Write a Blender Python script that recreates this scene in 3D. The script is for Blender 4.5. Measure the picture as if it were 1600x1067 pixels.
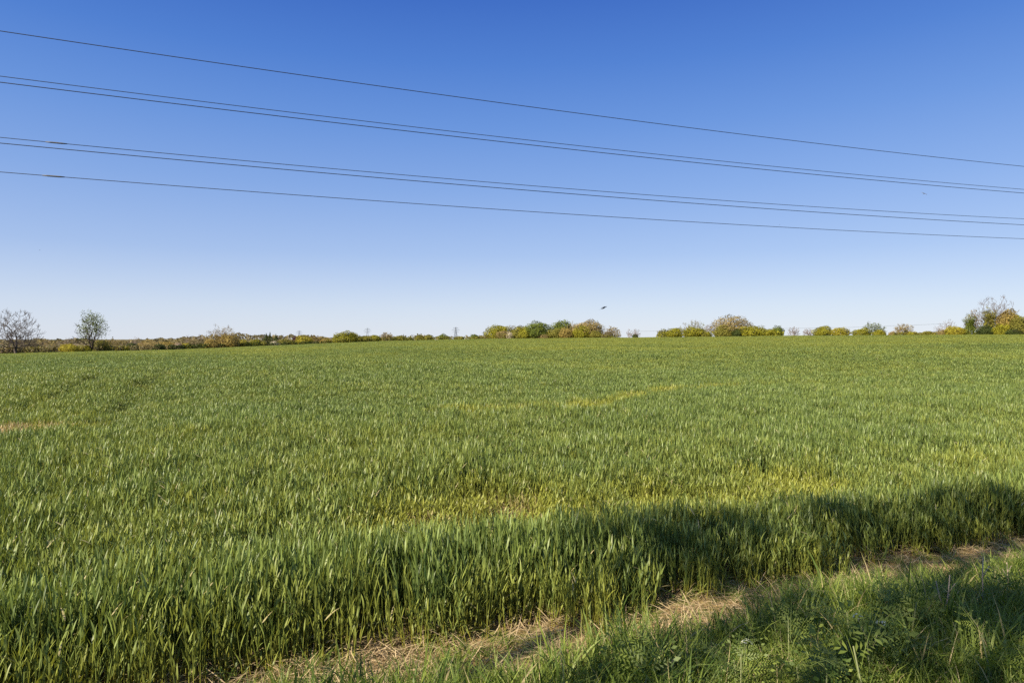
import bpy, math, random
import numpy as np
R = math.radians
rng = np.random.default_rng(7)
random.seed(7)
scene = bpy.context.scene
for o in list(bpy.data.objects):
    bpy.data.objects.remove(o)
COL = scene.collection

# ------------------------------------------------------------------ camera
EYE = 1.70
F = 1600 * 24.0 / 36.0          # focal length in photo pixels
HY = 533.5                      # eye level in the photo
cam_d = bpy.data.cameras.new("camera")
cam_d.lens = 24.0; cam_d.sensor_width = 36.0
cam_d.clip_start = 0.05; cam_d.clip_end = 9000
cam = bpy.data.objects.new("camera", cam_d)
cam.location = (0, 0, EYE); cam.rotation_euler = (R(90), 0, 0)
COL.objects.link(cam); scene.camera = cam

# ------------------------------------------------------------------ sky + sun
SUN_EL = R(37)
SUN_XY = np.array([-0.72, -0.69]); SUN_XY /= np.linalg.norm(SUN_XY)   # direction towards the sun
SUN_DIR = np.array([SUN_XY[0] * math.cos(SUN_EL), SUN_XY[1] * math.cos(SUN_EL), math.sin(SUN_EL)])
world = bpy.data.worlds.new("World"); scene.world = world; world.use_nodes = True
wn = world.node_tree.nodes; wl = world.node_tree.links
for n in list(wn): wn.remove(n)
sky = wn.new("ShaderNodeTexSky"); sky.sky_type = 'NISHITA'; sky.sun_disc = False
sky.sun_elevation = SUN_EL
sky.sun_rotation = math.atan2(SUN_XY[0], SUN_XY[1])
sky.altitude = 0; sky.air_density = 1.0; sky.dust_density = 0.3; sky.ozone_density = 2.0
SKY_STRENGTH = 0.09; EXPOSURE = 1.0
# the low sky of a hazy-bright spring day: pale at the horizon, clear violet-blue above
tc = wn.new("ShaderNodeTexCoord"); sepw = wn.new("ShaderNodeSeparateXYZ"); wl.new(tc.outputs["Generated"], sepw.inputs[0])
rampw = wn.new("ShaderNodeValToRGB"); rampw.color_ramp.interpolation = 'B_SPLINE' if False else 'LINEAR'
def lin(c): return tuple(((v / 255 + 0.055) / 1.055) ** 2.4 if v > 10 else v / 3294.6 for v in c)
stops = [(0.0, (212, 221, 238)), (0.05, (198, 211, 236)), (0.124, (160, 185, 231)), (0.213, (128, 164, 226)), (0.298, (97, 143, 219)), (0.376, (68, 121, 209)), (0.447, (46, 100, 196)), (0.6, (92, 132, 205)), (0.85, (150, 180, 226))]  # last stops brighten again in the unseen upper sky: added fill for shaded areas
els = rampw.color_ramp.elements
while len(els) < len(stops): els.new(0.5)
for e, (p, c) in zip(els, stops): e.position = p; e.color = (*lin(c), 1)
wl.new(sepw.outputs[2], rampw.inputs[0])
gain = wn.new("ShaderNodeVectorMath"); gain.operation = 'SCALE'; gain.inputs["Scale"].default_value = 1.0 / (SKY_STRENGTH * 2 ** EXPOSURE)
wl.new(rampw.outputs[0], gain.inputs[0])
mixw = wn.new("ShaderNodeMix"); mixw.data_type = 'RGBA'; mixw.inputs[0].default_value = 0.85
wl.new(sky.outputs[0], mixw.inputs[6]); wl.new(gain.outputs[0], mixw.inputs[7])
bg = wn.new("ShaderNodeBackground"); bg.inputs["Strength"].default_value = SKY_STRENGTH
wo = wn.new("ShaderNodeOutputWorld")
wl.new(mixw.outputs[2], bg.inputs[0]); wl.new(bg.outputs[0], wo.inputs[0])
sun_d = bpy.data.lights.new("sun", 'SUN'); sun_d.energy = 5.0; sun_d.angle = R(0.55); sun_d.color = (1.0, 0.90, 0.74)
sun = bpy.data.objects.new("sun", sun_d); COL.objects.link(sun)
from mathutils import Vector
sun.rotation_euler = Vector(SUN_DIR).to_track_quat('Z', 'Y').to_euler()
scene.view_settings.view_transform = 'Standard'; scene.view_settings.look = 'None'
scene.view_settings.exposure = EXPOSURE; scene.view_settings.gamma = 1.0
scene.render.filter_size = 1.05; scene.cycles.use_denoising = False
scene.cycles.max_bounces = 6; scene.cycles.diffuse_bounces = 3; scene.cycles.transmission_bounces = 4
scene.cycles.glossy_bounces = 2; scene.cycles.transparent_max_bounces = 6

# ------------------------------------------------------------------ helpers
def tag(o, label=None, cat=None, group=None, kind=None):
    if label: o["label"] = label
    if cat: o["category"] = cat
    if group: o["group"] = group
    if kind: o["kind"] = kind
    return o

def empty(name, loc):
    o = bpy.data.objects.new(name, None); o.location = loc; o.empty_display_size = 0.2
    COL.objects.link(o); return o

class MB:
    """collects quads / tris with a per-vertex tint and builds one mesh"""
    def __init__(self):
        self.v = []; self.q = []; self.t = []; self.a = []; self.h = []; self.n = 0
    def add(self, verts, quads=None, tris=None, tint=0.5, hgt=0.0):
        verts = np.asarray(verts, float).reshape(-1, 3); k = len(verts)
        self.v.append(verts)
        if quads is not None and len(quads): self.q.append(np.asarray(quads, int).reshape(-1, 4) + self.n)
        if tris is not None and len(tris): self.t.append(np.asarray(tris, int).reshape(-1, 3) + self.n)
        self.a.append(np.broadcast_to(np.asarray(tint, float), (k,)).copy())
        self.h.append(np.broadcast_to(np.asarray(hgt, float), (k,)).copy())
        self.n += k
    def mesh(self, name, mat=None, smooth=False):
        me = bpy.data.meshes.new(name)
        v = np.concatenate(self.v) if self.v else np.zeros((0, 3))
        q = np.concatenate(self.q) if self.q else np.zeros((0, 4), int)
        t = np.concatenate(self.t) if self.t else np.zeros((0, 3), int)
        me.vertices.add(len(v)); me.vertices.foreach_set("co", v.astype(np.float32).ravel())
        loops = np.concatenate([q.ravel(), t.ravel()]).astype(np.int32)
        starts = np.concatenate([np.arange(len(q)) * 4, len(q) * 4 + np.arange(len(t)) * 3]).astype(np.int32)
        me.loops.add(len(loops)); me.loops.foreach_set("vertex_index", loops)
        me.polygons.add(len(starts)); me.polygons.foreach_set("loop_start", starts)
        me.update(calc_edges=True)
        at = me.attributes.new("tint", 'FLOAT', 'POINT'); at.data.foreach_set("value", np.concatenate(self.a).astype(np.float32))
        ah = me.attributes.new("hgt", 'FLOAT', 'POINT'); ah.data.foreach_set("value", np.concatenate(self.h).astype(np.float32))
        if smooth: me.polygons.foreach_set("use_smooth", np.ones(len(starts), bool))
        if mat: me.materials.append(mat)
        return me
    def build(self, name, mat, parent=None, smooth=False):
        o = bpy.data.objects.new(name, self.mesh(name, mat, smooth)); COL.objects.link(o)
        if parent is not None: o.parent = parent
        return o

def frame_of(d):
    d = d / (np.linalg.norm(d, axis=-1, keepdims=True) + 1e-9)
    ref = np.where(np.abs(d[..., 2:3]) > 0.9, np.array([1.0, 0, 0]), np.array([0, 0, 1.0]))
    a = np.cross(d, ref); a /= np.linalg.norm(a, axis=-1, keepdims=True) + 1e-9
    return a, np.cross(d, a)

def tubes(mb, p0, p1, r0, r1, sides=4, tint=0.5):
    """many straight tapered segments at once"""
    p0 = np.asarray(p0, float); p1 = np.asarray(p1, float)
    m = len(p0); a, b = frame_of(p1 - p0)
    ang = np.arange(sides) * 2 * np.pi / sides
    ring = a[:, None, :] * np.cos(ang)[None, :, None] + b[:, None, :] * np.sin(ang)[None, :, None]
    r0 = np.broadcast_to(np.asarray(r0, float), (m,)); r1 = np.broadcast_to(np.asarray(r1, float), (m,))
    v = np.concatenate([p0[:, None] + ring * r0[:, None, None], p1[:, None] + ring * r1[:, None, None]], 1)
    k = np.arange(sides); k2 = (k + 1) % sides
    f = np.stack([k, k2, k2 + sides, k + sides], 1)
    q = (f[None] + (np.arange(m) * 2 * sides)[:, None, None]).reshape(-1, 4)
    mb.add(v.reshape(-1, 3), q, tint=np.repeat(np.broadcast_to(tint, (m,)), 2 * sides))

def path_tube(mb, pts, rad, sides=6, tint=0.5, cap=True):
    """one continuous tube along a polyline"""
    pts = np.asarray(pts, float); n = len(pts)
    d = np.gradient(pts, axis=0); a, b = frame_of(d)
    ang = np.arange(sides) * 2 * np.pi / sides
    rad = np.broadcast_to(np.asarray(rad, float), (n,))
    v = pts[:, None] + rad[:, None, None] * (a[:, None] * np.cos(ang)[None, :, None] + b[:, None] * np.sin(ang)[None, :, None])
    q = []
    for i in range(n - 1):
        for k in range(sides):
            k2 = (k + 1) % sides
            q.append((i * sides + k, i * sides + k2, (i + 1) * sides + k2, (i + 1) * sides + k))
    t = []
    if cap:
        for k in range(1, sides - 1):
            t.append((0, k + 1, k)); t.append(((n - 1) * sides, (n - 1) * sides + k, (n - 1) * sides + k + 1))
    mb.add(v.reshape(-1, 3), q, t, tint=tint)

def smooth01(a, b, x):
    t = np.clip((x - a) / (b - a), 0, 1); return t * t * (3 - 2 * t)

def vnoise(x, y, seed=0):
    """smooth value noise, numpy"""
    x = np.asarray(x, float); y = np.asarray(y, float)
    xi = np.floor(x).astype(np.int64); yi = np.floor(y).astype(np.int64)
    fx = x - xi; fy = y - yi; fx = fx * fx * (3 - 2 * fx); fy = fy * fy * (3 - 2 * fy)
    def h(i, j):
        n = (i * 374761393 + j * 668265263 + seed * 982451653) & 0x7fffffff
        n = ((n ^ (n >> 13)) * 1274126177) & 0x7fffffff
        return ((n ^ (n >> 16)) & 0xffff) / 65535.0
    return (h(xi, yi) * (1 - fx) + h(xi + 1, yi) * fx) * (1 - fy) + (h(xi, yi + 1) * (1 - fx) + h(xi + 1, yi + 1) * fx) * fy

# ------------------------------------------------------------------ materials
def new_mat(name):
    m = bpy.data.materials.new(name); m.use_nodes = True
    for n in list(m.node_tree.nodes): m.node_tree.nodes.remove(n)
    return m, m.node_tree.nodes, m.node_tree.links

def leaf_mat(name, dark, light, transl=0.3, rough=0.55, spec=0.25, extra=None, trans_col=None):
    """foliage: two natural leaf colours mixed by the per-leaf tint, thin and translucent"""
    m, n, l = new_mat(name)
    at = n.new("ShaderNodeAttribute"); at.attribute_name = "tint"
    ramp = n.new("ShaderNodeMix"); ramp.data_type = 'RGBA'
    ramp.inputs[6].default_value = (*dark, 1); ramp.inputs[7].default_value = (*light, 1)
    l.new(at.outputs["Fac"], ramp.inputs[0])
    col = ramp.outputs[2]
    if extra: col = extra(n, l, col)
    p = n.new("ShaderNodeBsdfPrincipled"); p.inputs["Roughness"].default_value = rough
    p.inputs["Specular IOR Level"].default_value = spec
    tr = n.new("ShaderNodeBsdfTranslucent"); mx = n.new("ShaderNodeMixShader"); mx.inputs[0].default_value = transl
    l.new(col, p.inputs["Base Color"])
    tm = n.new("ShaderNodeMix"); tm.data_type = 'RGBA'; tm.blend_type = 'MULTIPLY'; tm.inputs[0].default_value = 1
    tc = trans_col or (1.25, 1.15, 0.55)
    tm.inputs[7].default_value = (*tc, 1); l.new(col, tm.inputs[6]); l.new(tm.outputs[2], tr.inputs[0])
    l.new(p.outputs[0], mx.inputs[1]); l.new(tr.outputs[0], mx.inputs[2])
    o = n.new("ShaderNodeOutputMaterial"); l.new(mx.outputs[0], o.inputs[0])
    return m

def bark_mat(name, a, b, scale=6.0):
    m, n, l = new_mat(name)
    g = n.new("ShaderNodeNewGeometry"); nz = n.new("ShaderNodeTexNoise"); nz.inputs["Scale"].default_value = scale
    l.new(g.outputs["Position"], nz.inputs["Vector"])
    mx = n.new("ShaderNodeMix"); mx.data_type = 'RGBA'; mx.inputs[6].default_value = (*a, 1); mx.inputs[7].default_value = (*b, 1)
    l.new(nz.outputs["Fac"], mx.inputs[0])
    p = n.new("ShaderNodeBsdfPrincipled"); p.inputs["Roughness"].default_value = 0.85; p.inputs["Specular IOR Level"].default_value = 0.15
    l.new(mx.outputs[2], p.inputs["Base Color"])
    o = n.new("ShaderNodeOutputMaterial"); l.new(p.outputs[0], o.inputs[0])
    return m

def plain_mat(name, col, rough=0.6, metal=0.0):
    m, n, l = new_mat(name)
    p = n.new("ShaderNodeBsdfPrincipled"); p.inputs["Base Color"].default_value = (*col, 1)
    p.inputs["Roughness"].default_value = rough; p.inputs["Metallic"].default_value = metal
    g = n.new("ShaderNodeNewGeometry"); nz = n.new("ShaderNodeTexNoise"); nz.inputs["Scale"].default_value = 3
    l.new(g.outputs["Position"], nz.inputs["Vector"])
    mr = n.new("ShaderNodeMapRange"); mr.inputs["To Min"].default_value = rough * 0.8; mr.inputs["To Max"].default_value = min(1, rough * 1.2)
    l.new(nz.outputs["Fac"], mr.inputs["Value"]); l.new(mr.outputs[0], p.inputs["Roughness"])
    o = n.new("ShaderNodeOutputMaterial"); l.new(p.outputs[0], o.inputs[0])
    return m

# ------------------------------------------------------------------ terrain
PXK = [-500, 0, 140, 270, 450, 600, 760, 1030, 1250, 1600, 2100]
DK  = [165, 170, 190, 225, 275, 310, 325, 300, 262, 212, 185]
YHK = [559, 552, 548.5, 546, 538.5, 532.5, 529, 526.5, 524, 522, 520.5]
EDGE_K, EDGE_C = 0.415, 3.99
EDGE_N = 1.0 / math.sqrt(1 + EDGE_K ** 2)

def edge_dist(X, Y): return (Y - EDGE_C - EDGE_K * X) * EDGE_N      # >0 inside the crop

def field_depth(X, Y):
    px = 800 + F * np.clip(X / np.maximum(Y, 20), -1.25, 1.25)
    return np.interp(px, PXK, DK)

def terrain(X, Y):
    X = np.asarray(X, float); Y = np.asarray(Y, float)
    px = 800 + F * np.clip(X / np.maximum(Y, 20), -1.25, 1.25)
    D = np.interp(px, PXK, DK); yh = np.interp(px, PXK, YHK)
    zc = EYE - 0.50 + (HY - yh) / F * D
    s = np.maximum(Y, 0) / D
    z = zc * np.minimum(s, 1) ** 1.28
    z = z - 0.014 * np.clip(Y - D, 0, 160)
    zfar = 1.2 + 3.5 * vnoise(X / 420 + 3, Y / 380) + np.clip((Y - 700) * 0.002, 0, 6)
    z = z + (zfar - z) * smooth01(80, 600, Y - D)
    und = 0.16 * np.sin(X / 7.5 + Y / 11 + 0.6) + 0.12 * np.sin(X / 13 - Y / 8)
    z = z + und * smooth01(8, 24, Y) * (1 - smooth01(60, 130, Y))
    return z

def zt(x, y): return float(terrain(np.array([x]), np.array([y]))[0])

def seg_dist(X, Y, pts):
    best = np.full(np.shape(X), 1e9)
    for (x0, y0), (x1, y1) in zip(pts[:-1], pts[1:]):
        dx, dy = x1 - x0, y1 - y0
        t = np.clip(((X - x0) * dx + (Y - y0) * dy) / (dx * dx + dy * dy), 0, 1)
        best = np.minimum(best, np.hypot(X - x0 - t * dx, Y - y0 - t * dy))
    return best

TRAM_A = [(-9.6, 12.6), (-11.6, 17), (-16.0, 27), (-44, 91), (-62, 132)]
TRAM_B = [(x + 1.9, y + 0.5) for x, y in TRAM_A]
HEADLAND = [(-8.6, 10.7), (-7.6, 11.1), (-7.1, 11.3)]
WEAK = [(-1.5, 13.3), (-0.2, 13.5), (1.3, 13.9), (2.8, 16.2), (4.4, 18.8), (6.2, 20.6), (8.0, 21.5)]

def crop_state(X, Y):
    """height (m), presence (0..1) and yellowing (0..1) of the wheat at a point"""
    d = edge_dist(X, Y)
    wob = (vnoise(X * 1.7, Y * 1.7, 3) - 0.5)
    d = d + wob * 0.30
    h = 0.41 + 0.09 * (vnoise(X * 0.5, Y * 0.5, 1) - 0.5) + 0.13 * (vnoise(X * 1.5, Y * 1.5, 15) - 0.5) + 0.10 * (vnoise(X * 0.13, Y * 0.13, 2) - 0.5)
    yel = 0.28 * vnoise(X * 0.22, Y * 0.22, 5) + 0.34 * (vnoise(X * 0.06, Y * 0.05, 7) - 0.4) + 0.20 * vnoise(X * 0.9, Y * 0.9, 6)
    front = np.exp(-((d - 0.45) / 0.5) ** 2)
    h = h + 0.06 * front
    right = smooth01(-2.5, 1.5, X)
    band = np.exp(-((d - 1.7) / 0.8) ** 2) * (0.30 + 0.70 * right) * (Y < 40)
    h = h - 0.10 * band; yel = yel + 0.22 * band
    yel = yel + 0.13 * smooth01(-25, 35, X * 1.0) + 0.34 * smooth01(14, 140, Y) - 0.12
    pres = np.ones_like(h)
    # worn wheel tracks and thin spots
    for line in (TRAM_A, TRAM_B):
        w = 0.26 + 0.10 * vnoise(X * 0.6, Y * 0.6, 9)
        g = 1 - smooth01(w * 0.7, w * 1.3, seg_dist(X, Y, line)); pres = pres * (1 - 0.7 * g); h = h * (1 - 0.25 * g)
    g = 1 - smooth01(0.18, 0.5, seg_dist(X, Y, WEAK) + 0.5 * (vnoise(X * 1.3, Y * 1.3, 11) - 0.45))
    yel = yel + 0.8 * g; h = h * (1 - 0.05 * g); pres = pres * (1 - 0.2 * g)
    g = 1 - smooth01(0.2, 0.55, seg_dist(X, Y, HEADLAND) + 0.4 * (vnoise(X * 1.3, Y * 1.3, 12) - 0.4))
    yel = yel + 0.95 * g; h = h * (1 - 0.05 * g)
    g = 1 - smooth01(0.6, 1.15, np.hypot((X + 8.0) / 0.65, (Y - 10.9) / 0.7)); yel = yel + 2.2 * g; h = h * (1 - 0.1 * g); pres = pres * (1 - 0.3 * g)
    for (cx, cy, rx, ry, k) in ((-0.35, 6.1, 0.40, 0.85, 0.66), (0.25, 6.2, 0.36, 0.85, 0.62), (-1.0, 5.8, 0.33, 0.65, 0.6), (0.75, 6.0, 0.2, 0.6, 0.5), (1.4, 6.7, 0.45, 0.7, 0.62), (2.0, 6.4, 0.3, 0.5, 0.6), (2.9, 7.2, 0.45, 0.6, 0.6)):
        g = 1 - smooth01(0.3, 1.6, np.hypot((X - cx) / rx, (Y - cy) / ry) + 0.9 * wob)
        pres = pres * (1 - 0.75 * k * g); h = h * (1 - 0.25 * g); yel = yel + 0.5 * g
    # ragged outer rows
    outer = 1 - smooth01(0.02, 0.30, d)
    h = h * (1 - 0.35 * outer); yel = yel + 0.38 * outer
    pres = np.where(d < 0, 0, pres)
    return np.clip(h, 0.12, 0.8), pres, np.clip(yel, 0, 2)

# ground sheet -------------------------------------------------------------
def gspace(first, ratio, end):
    a = [0.0]; st = first
    while a[-1] < end:
        a.append(a[-1] + st); st *= ratio
    return np.array(a)
gx = gspace(0.25, 1.035, 4500); xs = np.concatenate([-gx[:0:-1], gx])
gy = gspace(0.22, 1.028, 5500); gyb = gspace(1.0, 1.25, 3000)
ys = np.concatenate([-gyb[:0:-1], gy])
GX, GY = np.meshgrid(xs, ys)
GZ = terrain(GX, GY)
near = np.exp(-(GY / 14) ** 2) * np.exp(-(GX / 14) ** 2)
GZ = GZ + near * 0.05 * (vnoise(GX * 2.2, GY * 2.2, 21) - 0.5)
g = MB(); nx, ny = len(xs), len(ys)
ii, jj = np.meshgrid(np.arange(nx - 1), np.arange(ny - 1))
i0 = (jj * nx + ii).ravel()
g.add(np.stack([GX.ravel(), GY.ravel(), GZ.ravel()], 1), np.stack([i0, i0 + 1, i0 + nx + 1, i0 + nx], 1))

def ground_mat():
    m, n, l = new_mat("soil and turf")
    geo = n.new("ShaderNodeNewGeometry"); sep = n.new("ShaderNodeSeparateXYZ"); l.new(geo.outputs["Position"], sep.inputs[0])
    def noise(scale, detail=4, rough=0.6):
        t = n.new("ShaderNodeTexNoise"); t.inputs["Scale"].default_value = scale; t.inputs["Detail"].default_value = detail
        t.inputs["Roughness"].default_value = rough; l.new(geo.outputs["Position"], t.inputs["Vector"]); return t.outputs["Fac"]
    def math_(op, a, b=None):
        t = n.new("ShaderNodeMath"); t.operation = op
        for k, v in enumerate((a, b)):
            if v is None: continue
            if isinstance(v, (int, float)): t.inputs[k].default_value = v
            else: l.new(v, t.inputs[k])
        return t.outputs[0]
    def mapr(v, a, b):
        t = n.new("ShaderNodeMapRange"); t.interpolation_type = 'SMOOTHSTEP'
        t.inputs["From Min"].default_value = a; t.inputs["From Max"].default_value = b; l.new(v, t.inputs["Value"]); return t.outputs[0]
    def mix(f, a, b):
        t = n.new("ShaderNodeMix"); t.data_type = 'RGBA'
        l.new(f, t.inputs[0])
        for k, v in ((6, a), (7, b)):
            if isinstance(v, tuple): t.inputs[k].default_value = (*v, 1)
            else: l.new(v, t.inputs[k])
        return t.outputs[2]
    d = math_('MULTIPLY', math_('SUBTRACT', math_('SUBTRACT', sep.outputs[1], EDGE_C), math_('MULTIPLY', sep.outputs[0], EDGE_K)), EDGE_N)
    dn = math_('ADD', d, math_('MULTIPLY', math_('SUBTRACT', noise(2.2, 3), 0.5), 0.7))
    soil = mix(mapr(noise(34, 5), 0.35, 0.68), (0.11, 0.068, 0.036), (0.26, 0.17, 0.09))
    dry = mix(mapr(noise(60, 6, 0.75), 0.38, 0.66), (0.19, 0.120, 0.050), (0.46, 0.325, 0.145))
    dry = mix(mapr(noise(4, 4), 0.42, 0.62), dry, (0.17, 0.18, 0.04))
    turf = mix(mapr(noise(40, 5), 0.3, 0.7), (0.025, 0.04, 0.012), (0.06, 0.085, 0.022))
    inside = mapr(dn, -0.10, 0.18)
    verge = mapr(dn, -0.45, -0.85)
    near_c = mix(verge, mix(inside, dry, soil), turf)
    # field soil under the far crop carries a mat of green lower leaves
    far_crop = mix(mapr(noise(3.0, 4), 0.35, 0.65), (0.055, 0.085, 0.025), (0.10, 0.13, 0.04))
    yv = sep.outputs[1]
    col = mix(mapr(yv, 22, 60), near_c, far_crop)
    # beyond the field: patchwork of pasture and stubble
    past = mix(mapr(noise(0.012, 2), 0.45, 0.55), (0.085, 0.085, 0.035), (0.17, 0.13, 0.07))
    col = mix(mapr(yv, 420, 520), col, past)
    bump = n.new("ShaderNodeBump"); bump.inputs["Strength"].default_value = 0.9; bump.inputs["Distance"].default_value = 0.06
    l.new(noise(26, 6, 0.65), bump.inputs["Height"])
    p = n.new("ShaderNodeBsdfPrincipled"); p.inputs["Roughness"].default_value = 0.95; p.inputs["Specular IOR Level"].default_value = 0.1
    l.new(col, p.inputs["Base Color"]); l.new(bump.outputs[0], p.inputs["Normal"])
    o = n.new("ShaderNodeOutputMaterial"); l.new(p.outputs[0], o.inputs[0])
    return m
ground = g.build("ground", ground_mat(), smooth=True)
tag(ground, "field soil with a dry trampled margin along the crop edge", "ground", kind="structure")

# ------------------------------------------------------------------ scatter (geometry nodes on one stuff object)
def scatter(name, pos, rot, scl, idx, extra, variants, label, cat):
    me = bpy.data.meshes.new(name)
    me.vertices.add(len(pos)); me.vertices.foreach_set("co", pos.astype(np.float32).ravel())
    a = me.attributes.new("rot", 'FLOAT_VECTOR', 'POINT'); a.data.foreach_set("vector", rot.astype(np.float32).ravel())
    a = me.attributes.new("scl", 'FLOAT_VECTOR', 'POINT'); a.data.foreach_set("vector", scl.astype(np.float32).ravel())
    a = me.attributes.new("idx", 'INT', 'POINT'); a.data.foreach_set("value", idx.astype(np.int32))
    for k, v in extra.items():
        a = me.attributes.new(k, 'FLOAT', 'POINT'); a.data.foreach_set("value", v.astype(np.float32))
    ob = bpy.data.objects.new(name, me); COL.objects.link(ob)
    ng = bpy.data.node_groups.new(name + " growth", 'GeometryNodeTree')
    ng.interface.new_socket("Geometry", in_out='INPUT', socket_type='NodeSocketGeometry')
    ng.interface.new_socket("Geometry", in_out='OUTPUT', socket_type='NodeSocketGeometry')
    n, l = ng.nodes, ng.links
    gi = n.new("NodeGroupInput"); go = n.new("NodeGroupOutput")
    g2i = n.new("GeometryNodeGeometryToInstance")
    infos = []
    for vme in variants:
        vo = bpy.data.objects.new(vme.name, vme)
        oi = n.new("GeometryNodeObjectInfo"); oi.inputs["Object"].default_value = vo
        oi.inputs["As Instance"].default_value = False
        infos.append(oi)
    for oi in reversed(infos): l.new(oi.outputs["Geometry"], g2i.inputs[0])
    def named(nm, t):
        q = n.new("GeometryNodeInputNamedAttribute"); q.data_type = t; q.inputs["Name"].default_value = nm
        return next(o for o in q.outputs if o.enabled and o.name == "Attribute")
    iop = n.new("GeometryNodeInstanceOnPoints"); iop.inputs["Pick Instance"].default_value = True
    l.new(gi.outputs[0], iop.inputs["Points"]); l.new(g2i.outputs[0], iop.inputs["Instance"])
    l.new(named("idx", 'INT'), iop.inputs["Instance Index"])
    e2r = n.new("FunctionNodeEulerToRotation"); l.new(named("rot", 'FLOAT_VECTOR'), e2r.inputs[0])
    l.new(e2r.outputs[0], iop.inputs["Rotation"]); l.new(named("scl", 'FLOAT_VECTOR'), iop.inputs["Scale"])
    l.new(iop.outputs[0], go.inputs[0])
    md = ob.modifiers.new("growth", 'NODES'); md.node_group = ng
    tag(ob, label, cat, kind="stuff")
    return ob

def blade(mb, base, yaw, lean0, curl, length, width, segs, tint, h0, h1, twist=0.0, taper=0.75):
    """a curved leaf blade: strip that starts at base, leaning lean0 from vertical and curling over"""
    p = np.array(base, float); pts = []; cw = []
    ang = lean0; step = length / segs
    dirv = np.array([math.cos(yaw), math.sin(yaw), 0.0])
    side = np.array([-math.sin(yaw), math.cos(yaw), 0.0])
    for i in range(segs + 1):
        t = i / segs
        w = width * min(1.0, 0.45 + 2.6 * t) * (1 - t ** 2.2) ** taper if t < 1 else 0.0
        tw = twist * t
        sv = side * math.cos(tw) + (dirv * math.cos(ang) - np.array([0, 0, 1]) * math.sin(ang)) * math.sin(tw)
        pts.append((p.copy(), sv, w)); 
        p = p + step * (dirv * math.sin(ang) + np.array([0, 0, 1.0]) * math.cos(ang)); ang += curl / segs * (0.4 + 1.2 * t)
    v = []; hh = []
    for i, (q, sv, w) in enumerate(pts):
        v.append(q - sv * w * 0.5); v.append(q + sv * w * 0.5); hh += [h0 + (h1 - h0) * i / segs] * 2
    mb.add(v, [(2 * i, 2 * i + 1, 2 * i + 3, 2 * i + 2) for i in range(segs)], tint=tint, hgt=np.array(hh))

# --- wheat --------------------------------------------------------------
def wheat_extra(n, l, col):
    """yellowing comes with weak plants and with the old basal leaves; dead leaves are straw coloured"""
    def mix(f, a, b):
        t = n.new("ShaderNodeMix"); t.data_type = 'RGBA'; l.new(f, t.inputs[0])
        for k, v in ((6, a), (7, b)):
            if isinstance(v, tuple): t.inputs[k].default_value = (*v, 1)
            else: l.new(v, t.inputs[k])
        return t.outputs[2]
    def mapr(v, a, b, c=0.0, d=1.0):
        t = n.new("ShaderNodeMapRange"); t.interpolation_type = 'SMOOTHSTEP'
        for nm, x in (("From Min", a), ("From Max", b), ("To Min", c), ("To Max", d)): t.inputs[nm].default_value = x
        l.new(v, t.inputs["Value"]); return t.outputs[0]
    y = n.new("ShaderNodeAttribute"); y.attribute_name = "yel"; y.attribute_type = 'INSTANCER'
    h = n.new("ShaderNodeAttribute"); h.attribute_name = "hgt"
    t = n.new("ShaderNodeAttribute"); t.attribute_name = "tint"
    c = mix(mapr(y.outputs["Fac"], 0.0, 1.0, 0.0, 0.85), col, (0.300, 0.305, 0.045))
    c = mix(mapr(h.outputs["Fac"], 0.34, 0.0, 0.0, 0.8), c, (0.34, 0.30, 0.045))
    c = mix(mapr(y.outputs["Fac"], 1.05, 1.7, 0.0, 0.9), c, (0.42, 0.32, 0.17))
    c = mix(mapr(t.outputs["Fac"], 1.4, 1.6), c, (0.40, 0.34, 0.16))
    return c
wheat_m = leaf_mat("wheat leaf", (0.022, 0.053, 0.010), (0.255, 0.325, 0.082), transl=0.28, rough=0.45, spec=0.32, extra=wheat_extra)

def wheat_variant(k):
    rs = random.Random(100 + k); mb = MB()
    for _ in range(20):
        r = 0.14 * math.sqrt(rs.random()); a = rs.random() * 6.283
        bx, by = r * math.cos(a), r * math.sin(a)
        hgt = rs.uniform(0.32, 0.47); ly = rs.random() * 6.283; lean = rs.uniform(0.0, 0.14)
        tint0 = rs.random()
        # stem
        tip = np.array([bx + math.cos(ly) * lean * hgt, by + math.sin(ly) * lean * hgt, hgt])
        base = np.array([bx, by, -0.02])
        v = []; hh = []
        for t in (0, 0.5, 1.0):
            c = base + (tip - base) * t; rr = 0.0032 * (1 - 0.4 * t)
            for s in range(3):
                v.append(c + rr * np.array([math.cos(s * 2.094 + a), math.sin(s * 2.094 + a), 0])); hh.append(t * 0.55)
        q = [(i * 3 + s, i * 3 + (s + 1) % 3, i * 3 + 3 + (s + 1) % 3, i * 3 + 3 + s) for i in range(2) for s in range(3)]
        mb.add(v, q, tint=tint0 * 0.7, hgt=np.array(hh))
        yaw = rs.random() * 6.283
        for j, ht in enumerate((0.16, 0.36, 0.62, 0.84, 1.0)):
            yaw += math.pi + rs.uniform(-0.7, 0.7)
            b = base + (tip - base) * ht
            L = rs.uniform(0.085, 0.135) if j else rs.uniform(0.07, 0.11)
            dead = (j == 0 and rs.random() < 0.4) or rs.random() < 0.012
            lean0 = rs.uniform(0.06, 0.34) if j else rs.uniform(0.4, 0.9)
            curl = rs.uniform(-0.05, 0.5) if rs.random() < 0.92 else rs.uniform(0.7, 1.7)
            if dead: lean0 += 0.5; curl += 0.8
            blade(mb, b, yaw, lean0, curl, L, rs.uniform(0.0075, 0.0115), 4,
                  1.8 if dead else min(1, max(0, tint0 * 0.35 + rs.random() * 0.65)), ht * 0.6, ht * 0.6 + 0.4, rs.uniform(-0.9, 0.9))
    return mb.mesh("wheat plant %s" % "abcdefghijklmnop"[k], wheat_m)
wheat_vars = [wheat_variant(k) for k in range(14)]

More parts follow.
